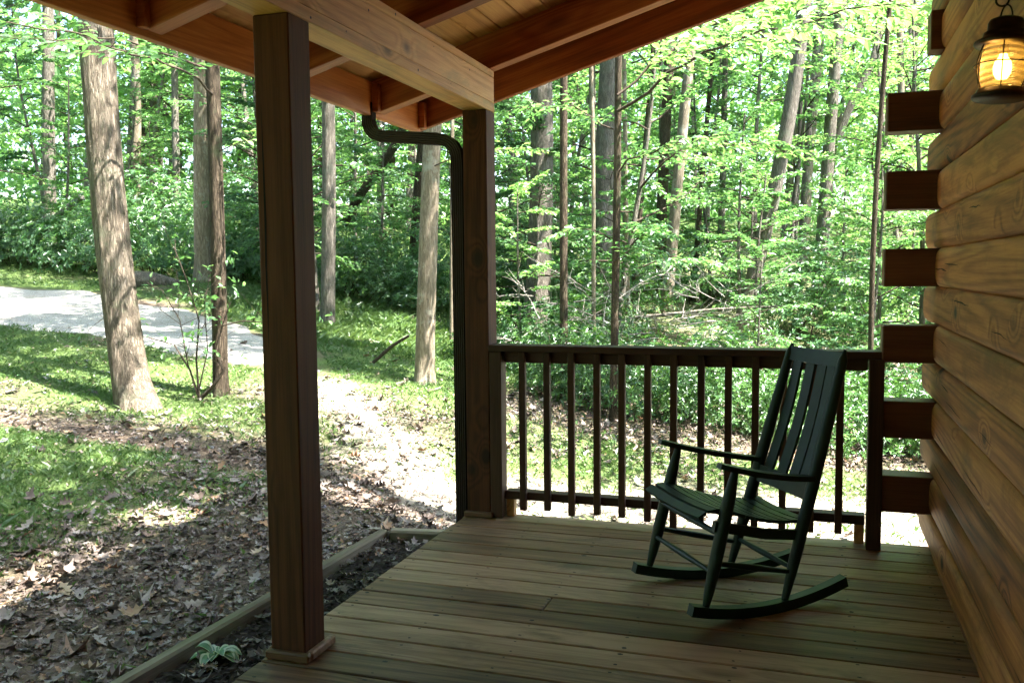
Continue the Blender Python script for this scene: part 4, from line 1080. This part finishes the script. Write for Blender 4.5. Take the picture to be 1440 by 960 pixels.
# far trunks
r_ = np.random.default_rng(31)
fm = []
for i in range(4):
    q = MB(); P = [(.25 * math.sin(z * .3 + i), .2 * math.cos(z * .35 + i), z) for z in np.linspace(-.5, 14, 12)]
    q.tube(P, [float(.13 * (1 - .5 * k / 11)) for k in range(12)], 9, cap=False); o = q.build('trunk', M[('bark_grey', 'bark_dark', 'bark_pale', 'bark_grey')[i]]); fm.append(o.data); bpy.data.objects.remove(o)
k = 0
while k < 34:
    x = r_.uniform(-32, 13); y = r_.uniform(17, 34)
    if not (-48 < ang(x, y) < 14): continue
    t = empty('tree', (x, y, h1(x, y)), r_.uniform(0, 6)); s = r_.uniform(.6, 1.5); t.scale = (s, s, 1)
    tag(t, 'slender trunk far back in the woods among many like it', 'tree', 'far trunks deep in the woods')
    link('trunk', fm[k % 4], t)
    if k % 5 == 0:
        li, cr, _ = CAN[k % 4]; ss = 1.1 / s
        link('crown', cr, t, loc=(0, 0, r_.uniform(6.5, 9)), scale=(ss, ss, 1.1))
    k += 1

# ------------------------------------------------------------------ shrubs
r_ = np.random.default_rng(19)
def shrub(x, y, v, s, label, group, dark=False, name='shrub'):
    st_, fo = SHR[v]; t = empty(name, (x, y, h1(x, y) - .04), r_.uniform(0, 6)); t.scale = (s, s, s * r_.uniform(.85, 1.1)); tag(t, label, 'shrub', group)
    link('stems', st_, t); link('foliage', SHRD[v] if dark else fo, t)
for i in range(16):
    x = -1.9 + i * .37 + r_.uniform(-.1, .1); y = (5.75 - .10 * (i % 3)) + r_.uniform(-.1, .35) - .25 * (i > 8) + (.9 if i < 2 else 0)
    shrub(x, y, i % 4, r_.uniform(.42, .80), 'glossy laurel shrub in the dense row behind the railing', 'laurel shrubs in a row behind the railing')
for i in range(14):
    x = -2.6 + i * .52 + r_.uniform(-.2, .2); y = 7.4 + r_.uniform(-.5, .8)
    shrub(x, y, i % 4, r_.uniform(.6, .85), 'green shrub among the brush behind the laurel row', 'shrubs among the brush behind the laurels', i % 2 == 0)
for i in range(16):
    x = -18.5 + i * .70; y = 9.9 + .13 * abs(i - 8) + r_.uniform(-.4, .8) + (.6 if i > 9 else 0)
    if drive_d(np.array([x]), np.array([y]))[0] < 1.3: y += 1.2
    shrub(x, y, i % 4, r_.uniform(.9, 1.35), 'dense dark green shrub on the bank above the drive', 'shrubs along the bank above the drive', i % 2 == 1)
for i in range(12):
    x = -8.6 + i * .62; y = 10.9 + r_.uniform(-.4, 1.2)
    shrub(x, y, i % 4, r_.uniform(.6, 1.05), 'leafy shrub at the edge of the bright grass patch', 'shrubs at the edge of the bright grass patch', i % 3 == 0)
for i in range(8):
    shrub(-15 + i * 3.4 + r_.uniform(-1, 1), 14 + r_.uniform(-1, 2.5), i % 4, r_.uniform(1.2, 1.9), 'broad shrub in the shade under the woods', 'broad shrubs under the trees', True)

for i in range(11):
    shrub(-5.5 + i * 1.15 + r_.uniform(-.4, .4), 13.2 + r_.uniform(-1.2, 3), i % 4, r_.uniform(.9, 1.4), 'broad leafy shrub under the trees behind the dead branches', 'broad shrubs behind the dead branches', i % 2 == 0)
# dead brush, fallen logs
bp_ = empty('brush_pile', (-.2, 6.9, h1(-.2, 6.9))); tag(bp_, 'tangle of pale bare dead branches lying behind the railing', 'dead branches')
r_ = np.random.default_rng(8); polys = []; rad = []
for k in range(42):
    b = np.array([r_.uniform(-1.9, 1.2), r_.uniform(-.35, .45), r_.uniform(.55, 1.35)]); az = r_.uniform(0, 2 * PI)
    P = branch_poly(r_, b, az, r_.uniform(-.2, .6), r_.uniform(.5, 1.3), .1, 8); polys.append(P); rad.append(r_.uniform(.005, .012))
    for m_ in range(6):
        j = r_.integers(2, 7); P2 = branch_poly(r_, P[j], az + r_.normal(0, .9), r_.uniform(-.3, .8), r_.uniform(.15, .55), 0, 5); polys.append(P2); rad.append(.0045)
link('branches', woody('branches', polys, rad, M['deadwood']), bp_)
def fallen(P, r0, mat, label, n=14):
    c = Vector(P[0]); q = MB(); q.tube([tuple(Vector(p) - c) for p in P], r0, n); o = q.build('fallen_log', M[mat]); o.location = c; tag(o, label, 'fallen log')
z_ = h1(-9.8, 9.5)
fallen([(-10.35, 9.15, h1(-10.35, 9.15) + .10), (-10.15, 9.25, h1(-10.15, 9.25) + .13), (-9.95, 9.4, h1(-9.95, 9.4) + .11), (-9.75, 9.5, h1(-9.75, 9.5) + .06), (-9.5, 9.65, h1(-9.5, 9.65) - .02)], [.15, .185, .17, .13, .09], 'bark_grey', 'thick grey fallen log lying beyond the drive', 20)
fallen([(-1.9, 8.4, .62), (-.4, 8.3, .72), (.6, 8.25, .83), (1.5, 8.2, .88)], [.022, .026, .022, .014], 'bark_grey', 'long thin pale fallen trunk lying level behind the brush tangle')
fallen([(-15.9, 12.1, 1.9), (-14.6, 11.6, 2.5), (-13.3, 11.3, 3.1)], [.10, .09, .07], 'bark_grey', 'leaning dead trunk on the bank at the far left')
fallen([(-8.6, 14.4, 2.55), (-8.0, 14.3, 3.3), (-7.1, 14.2, 4.3), (-6.6, 14.1, 5.2)][::-1], [.09, .10, .10, .11], 'bark_dark', 'dark broken trunk leaning left against the dark tree under the downspout bend')
fallen([(-3.1, 5.0, h1(-3.1, 5) + .1), (-2.85, 5.0, h1(-2.9, 5) + .33), (-2.62, 4.98, h1(-2.6, 5) + .5)], [.022, .022, .015], 'twig', 'short dark stick propped against the pale speckled trunk', 8)

# far wood: nobody could count it
r_ = np.random.default_rng(63); nc = 2700; Pc = []; 
az = np.radians(r_.uniform(-52, 18, nc)); rad_ = r_.uniform(31, 62, nc); zc = r_.beta(1.15, 1.5, nc) * 19
cxx = cam[0] + np.sin(az) * rad_; cyy = cam[1] + np.cos(az) * rad_
zg = H(cxx, cyy); m = 46
P = np.repeat(np.stack([cxx, cyy, zg + zc], 1), m, 0) + r_.normal(0, 1, (nc * m, 3)) * [1.1, 1.1, .35]
n = len(P); tone = np.clip(np.repeat(r_.uniform(0, 1, nc), m) * .6 + r_.uniform(0, .4, n), 0, 1)
tag(link('far_woods', leaf_mesh('far_woods', P, r_.normal(0, 1, (n, 3)), np.array([0, 0, 1.0]) + r_.normal(0, .6, (n, 3)), r_.uniform(.2, .42, n), M['leaf_light'], wr=.6, rnd=tone)),
    'distant sunlit green woods reading as one mass', 'woods', kind='stuff')

# trees beside the house whose crowns shade the lawn (they stand outside the picture)
def shade_tree(x, y, cz, cs, v, seed, Ht=15):
    t = tree('tall unseen tree beside the house shading the lawn', x, y, (0, 0), .22, 'bark_grey', seed, Ht=Ht, crown=v, cz=cz, cs=cs, group='shade trees around the house')
t = tree('tall unseen tree beside the house shading the lawn', 2.87, .98, (0, 0), .16, 'bark_grey', 71, Ht=14, crown=1, cz=8.0, cs=.95, bend=0, group='shade trees around the house')
for ch in t.children:
    if ch.name.startswith(('crown', 'limbs')): ch.location.x -= .5; ch.location.y -= 1.1; ch.location.z -= .8
shade_tree(-7.6, -3.0, 7.0, 1.2, 0, 72)
shade_tree(-1.2, -9.5, 6.5, 1.3, 2, 73)  # this and the next tree added unseen to darken the porch from behind
shade_tree(-4.2, -6.8, 5.5, 1.1, 1, 74)
# woods added behind and beside the viewer, outside the picture, to block low sky
r_ = np.random.default_rng(64); nc = 1500
az = np.radians(r_.uniform(60, 300, nc)); rad_ = r_.uniform(14, 26, nc); zc = r_.beta(1.1, 1.3, nc) * 17
cxx = cam[0] + np.sin(az) * rad_; cyy = cam[1] + np.cos(az) * rad_; zg = H(cxx, cyy); m = 40
P = np.repeat(np.stack([cxx, cyy, zg + zc], 1), m, 0) + r_.normal(0, 1, (nc * m, 3)) * [1.0, 1.0, .5]; n = len(P)
tag(link('unseen_woods', leaf_mesh('unseen_woods', P, r_.normal(0, 1, (n, 3)), np.array([0, 0, 1.0]) + r_.normal(0, .6, (n, 3)), r_.uniform(.35, .6, n), M['leaf_dark'], wr=.7)),
    'dense green unseen woods added around the house to block low sky', 'woods', kind='stuff')
# ------------------------------------------------------------------ ground cover
def scatter(n, xr, yr, dens, seed):
    r = np.random.default_rng(seed); x = r.uniform(*xr, n); y = r.uniform(*yr, n)
    dcam = np.hypot(x - cam[0], y - cam[1]); p = dens(x, y) * np.clip(7.0 / np.maximum(dcam, .1), .12, 1) ** 1.2
    an = np.degrees(np.arctan2(x - cam[0], y - cam[1])); p = np.where((an > -56) & (an < 16), p, 0)
    k = r.random(n) < p; return x[k], y[k], r
def ground_z(x, y): return H(x, y) + ((fbm(x, y, 1.7, 21) - .5) * .09 + (fbm(x, y, 6.0, 25) - .5) * .035) * np.exp(-((x + 2) ** 2 + (y - 3) ** 2) / 400)
offbed = lambda x, y: ((x < -.735) | (y > .48))
# grass blades
x, y, r = scatter(1900000, (-16, 4), (-4.5, 14), lambda x, y: (grass_mask(x, y) ** 1.2 * .62 + .02) * offbed(x, y) * (drive_d(x, y) > 0) * (fbm(x, y, 2.6, 77) * 1.3), 51)
n = len(x); z = ground_z(x, y); c = np.stack([x, y, z - .004], 1); a = r.uniform(0, 2 * PI, n); hgt = r.uniform(.018, .065, n) * (.55 + fbm(x, y, 1.4, 9) * .9)
w0_ = hgt.copy(); hgt = np.where((y > 6.3) & (y < 10) & (x > -8) & (x < -2), hgt * 2.6, hgt)
w = np.stack([np.cos(a), np.sin(a), np.zeros(n)], 1) * (.0009 + w0_ * .011)[:, None]; b = np.stack([r.normal(0, .5, n), r.normal(0, .5, n), np.ones(n)], 1) * hgt[:, None]
VB = np.stack([c - w, c + w, c + b * .55 + w * .8, c + b + np.stack([r.normal(0, .35, n), r.normal(0, .35, n), -.15 * np.ones(n)], 1) * hgt[:, None]], 1).reshape(-1, 3)
tag(link('grass', mesh_arrays('grass', VB, np.arange(4 * n), np.arange(n) * 4, M['grass'], rnd=np.clip(fbm(x, y, .8, 13) * .8 + r.random(n) * .4 - .1, 0, 1))), 'thin green grass growing over the sloping lawn', 'grass', kind='stuff')
# clover and small weeds
x, y, r = scatter(60000, (-14, 4), (-3, 14), lambda x, y: grass_mask(x, y) * offbed(x, y) * np.clip((fbm(x, y, 1.2, 88) - .45) * 5, 0, 1), 52)
n = len(x); c = np.stack([x, y, ground_z(x, y) + r.uniform(.01, .05, n)], 1)
tag(link('weeds', leaf_mesh('weeds', c, np.stack([r.normal(0, 1, n), r.normal(0, 1, n), r.uniform(-.2, .4, n)], 1), np.array([0, 0, 1.]) + r.normal(0, .3, (n, 3)), r.uniform(.012, .028, n), M['leaf'], wr=.8)), 'low weeds and clover mixed into the lawn', 'weeds', kind='stuff')
# fallen oak leaves
OUT = np.array([(0, 0), (.16, .10), (.22, .26), (.36, .12), (.46, .34), (.60, .13), (.72, .28), (.80, .10), (1.0, 0), (.80, -.10), (.70, -.27), (.60, -.13), (.44, -.33), (.35, -.12), (.20, -.25), (.16, -.10)])
def litter(name, x, y, z, r, smin, smax, label, curl=.5, extra=0):
    n = len(x); a = r.uniform(0, 2 * PI, n); L = r.uniform(smin, smax, n)
    rx = r.normal(0, .30, n); ry = r.normal(0, .30, n)
    D = np.stack([np.cos(a), np.sin(a), rx], 1); D /= np.linalg.norm(D, axis=1)[:, None]
    S = np.stack([-np.sin(a), np.cos(a), ry], 1); S -= D * (S * D).sum(1)[:, None]; S /= np.linalg.norm(S, axis=1)[:, None]; Nn = np.cross(D, S)
    cu = r.normal(.25, curl, n); cv = r.normal(.3, curl, n); wsc = r.uniform(.7, 1.2, n)
    V = []
    for (t, s) in OUT:
        t_ = t - .5; V.append(np.stack([x, y, z], 1) + D * (t_ * L)[:, None] + S * (s * L * wsc)[:, None] + Nn * ((cu * t_ * t_ * 1.3 + cv * s * s * 2.2) * L)[:, None])
    mid = [np.stack([x, y, z], 1) + D * ((t - .5) * L)[:, None] + Nn * ((cu * (t - .5) ** 2 * 1.3) * L)[:, None] for t in (.3, .55, .78)]
    V = np.stack(V + mid, 1); k = V.shape[1]; o = np.arange(n)[:, None] * k
    fa = [(0, 1, 2, 3, 16), (16, 3, 4, 5, 17), (17, 5, 6, 7, 18), (18, 7, 8, 9), (18, 9, 10, 11, 17), (17, 11, 12, 13, 16), (16, 13, 14, 15, 0)]
    lo = np.concatenate([o + np.array(f)[None] for f in fa], 1); lens = [len(f) for f in fa]; tot = sum(lens); st = np.cumsum([0] + lens[:-1])
    me = mesh_arrays(name, V.reshape(-1, 3), lo.ravel(), (np.arange(n)[:, None] * tot + st[None]).ravel(), M['litter'], rnd=np.repeat(r.random(n) ** 1.15, len(fa)))
    tag(link(name, me), label, 'leaf litter', kind='stuff')
def ldens(x, y):
    g = grass_mask(x, y); d = ((1 - g) * .85 + .12) * np.where(x < -2.6, .55, 1)
    strip = np.exp(-((x + 1.3) / .75) ** 2) * (y < 1.9); d = d + strip * 1.2
    d = np.where((y > 1.3) & (x > -1.2) & (y < 3.4), d * .35, d)
    d = d * (1 - .6 * bare_sun_mask(x, y))
    return np.clip(d, 0, 1) * offbed(x, y) * np.where(drive_d(x, y) < 0, .04, 1)
x, y, r = scatter(200000, (-9, 4), (-4.5, 9), ldens, 61)
litter('fallen_leaves', x, y, ground_z(x, y) + r.uniform(.003, .028, len(x)), r, .026, .060, 'dry brown and grey fallen leaves strewn over the ground', .6)
x, y, r = scatter(5200, (-6, 3), (-4.5, 7), ldens, 62)
litter('fallen_leaves', x, y, ground_z(x, y) + r.uniform(.012, .035, len(x)), r, .09, .145, 'larger curled oak leaves lying on top of the litter', .7)
r = np.random.default_rng(66); n = 260; x = r.uniform(-.66, -.03, n); y = r.uniform(-2.3, .3, n)
litter('bed_leaves', x, y, np.full(n, -.262), r, .05, .11, 'scattered dead oak leaves on the dark mulch bed', .6)
# stones
n = 260; r = np.random.default_rng(70); q = MB()
x = r.uniform(-6, 1, n); y = r.uniform(-3, 5, n); ok = offbed(x, y); x = x[ok]; y = y[ok]; z = ground_z(x, y)
for i in range(len(x)):
    s = r.uniform(.012, .045); f = r.uniform(.25, .6); V = []
    for (ph, m_) in ((-.5, 6), (.5, 6)):
        for k in range(m_):
            a = 2 * PI * k / m_ + i; rr = s * r.uniform(.7, 1.1); V.append((x[i] + rr * math.cos(a), y[i] + rr * math.sin(a) * .7, z[i] + ph * s * f + .004))
    q.add(V, [[k, (k + 1) % 6, 6 + (k + 1) % 6, 6 + k] for k in range(6)] + [[6, 7, 8, 9, 10, 11]])
o = q.build('small_stones', plain('grey_stone', (.22, .23, .25), .8, var=.35)); tag(o, 'small flat grey stones scattered in the grass and leaves', 'stones', kind='stuff')
# hosta
hs = empty('hosta_plant', (-.565, -1.50, -.27)); tag(hs, 'small hosta with white edged green leaves in the mulch bed', 'plant')
r = np.random.default_rng(4)
for k in range(15):
    a = k * 2.4; L = r.uniform(.075, .14); el = r.uniform(.25, 1.1); q = MB(); q2 = MB(); V = []; V2 = []
    d = Vector((math.cos(a), math.sin(a), 0)); s_ = Vector((-math.sin(a), math.cos(a), 0))
    for i, t in enumerate(np.linspace(0, 1, 9)):
        c = d * (L * t * math.cos(el * .8)) + Vector((0, 0, L * (math.sin(el) * t * 1.2 - t * t * .75)))
        w_ = L * .21 * (math.sin(min(1, max(0, (t - .12) / .88)) * PI) ** .7) + .0025
        for sg in (-1, -.62, 0, .62, 1): V.append(c + s_ * (w_ * sg) + Vector((0, 0, abs(sg) * w_ * .45)))
    Fi = []; Fo = []
    for i in range(8):
        for k2 in range(4): (Fo if k2 in (0, 3) else Fi).append([i * 5 + k2, i * 5 + k2 + 1, (i + 1) * 5 + k2 + 1, (i + 1) * 5 + k2])
    q.add(V, Fi, r.random(), 0, True); q.add(V, Fo, r.random(), 1, True); q.build('leaf', [M['hosta'], M['hosta_edge']], hs)

# ------------------------------------------------------------------ camera
f_px = 1274.47
R = Vector((0.94953583, 0.31352489, -0.0091568)); U = Vector((-0.01548143, 0.07600477, 0.99698726)); F = Vector((-0.31327629, 0.94653337, -0.07702306))
cd = bpy.data.cameras.new('camera'); co_ = bpy.data.objects.new('camera', cd); col.objects.link(co_)
cd.sensor_fit = 'HORIZONTAL'; cd.sensor_width = 36; cd.lens = f_px / 1440 * 36; cd.clip_start = .05; cd.clip_end = 2000
mw = Matrix(((R.x, U.x, -F.x, 1.8638), (R.y, U.y, -F.y, -4.71295), (R.z, U.z, -F.z, 1.38714), (0, 0, 0, 1))); co_.matrix_world = mw
scene.camera = co_

# ------------------------------------------------------------------ light
w = bpy.data.worlds.new('World'); scene.world = w; w.use_nodes = True; nt = w.node_tree
bg = nt.nodes['Background']; sky = nt.nodes.new('ShaderNodeTexSky'); sky.sky_type = 'NISHITA'; sky.sun_disc = False
EL, AZ = math.radians(65), math.radians(-6)      # azimuth from +X towards +Y
sky.sun_elevation = EL; sky.sun_rotation = PI / 2 - AZ; sky.air_density = 1.0; sky.dust_density = 2.0; sky.ozone_density = 1.0
nt.links.new(sky.outputs[0], bg.inputs[0]); bg.inputs[1].default_value = 0.105
sd = bpy.data.lights.new('sun', 'SUN'); sd.energy = 5.0; sd.angle = math.radians(.53); sd.color = (1.0, .95, .86)
so = bpy.data.objects.new('sun', sd); col.objects.link(so)
dirv = Vector((math.cos(EL) * math.cos(AZ), math.cos(EL) * math.sin(AZ), math.sin(EL)))
so.rotation_euler = dirv.to_track_quat('Z', 'Y').to_euler(); so.location = (5, 0, 20)

scene.view_settings.view_transform = 'Standard'; scene.view_settings.look = 'None'; scene.view_settings.exposure = 3.2; scene.view_settings.gamma = 1
scene.render.engine = 'CYCLES'; cy = scene.cycles
cy.max_bounces = 6; cy.diffuse_bounces = 4; cy.glossy_bounces = 2; cy.transmission_bounces = 4; cy.transparent_max_bounces = 8
cy.use_denoising = True; cy.sample_clamp_indirect = 8; cy.caustics_reflective = False; cy.caustics_refractive = False; cy.use_adaptive_sampling = True; cy.adaptive_threshold = 0.03
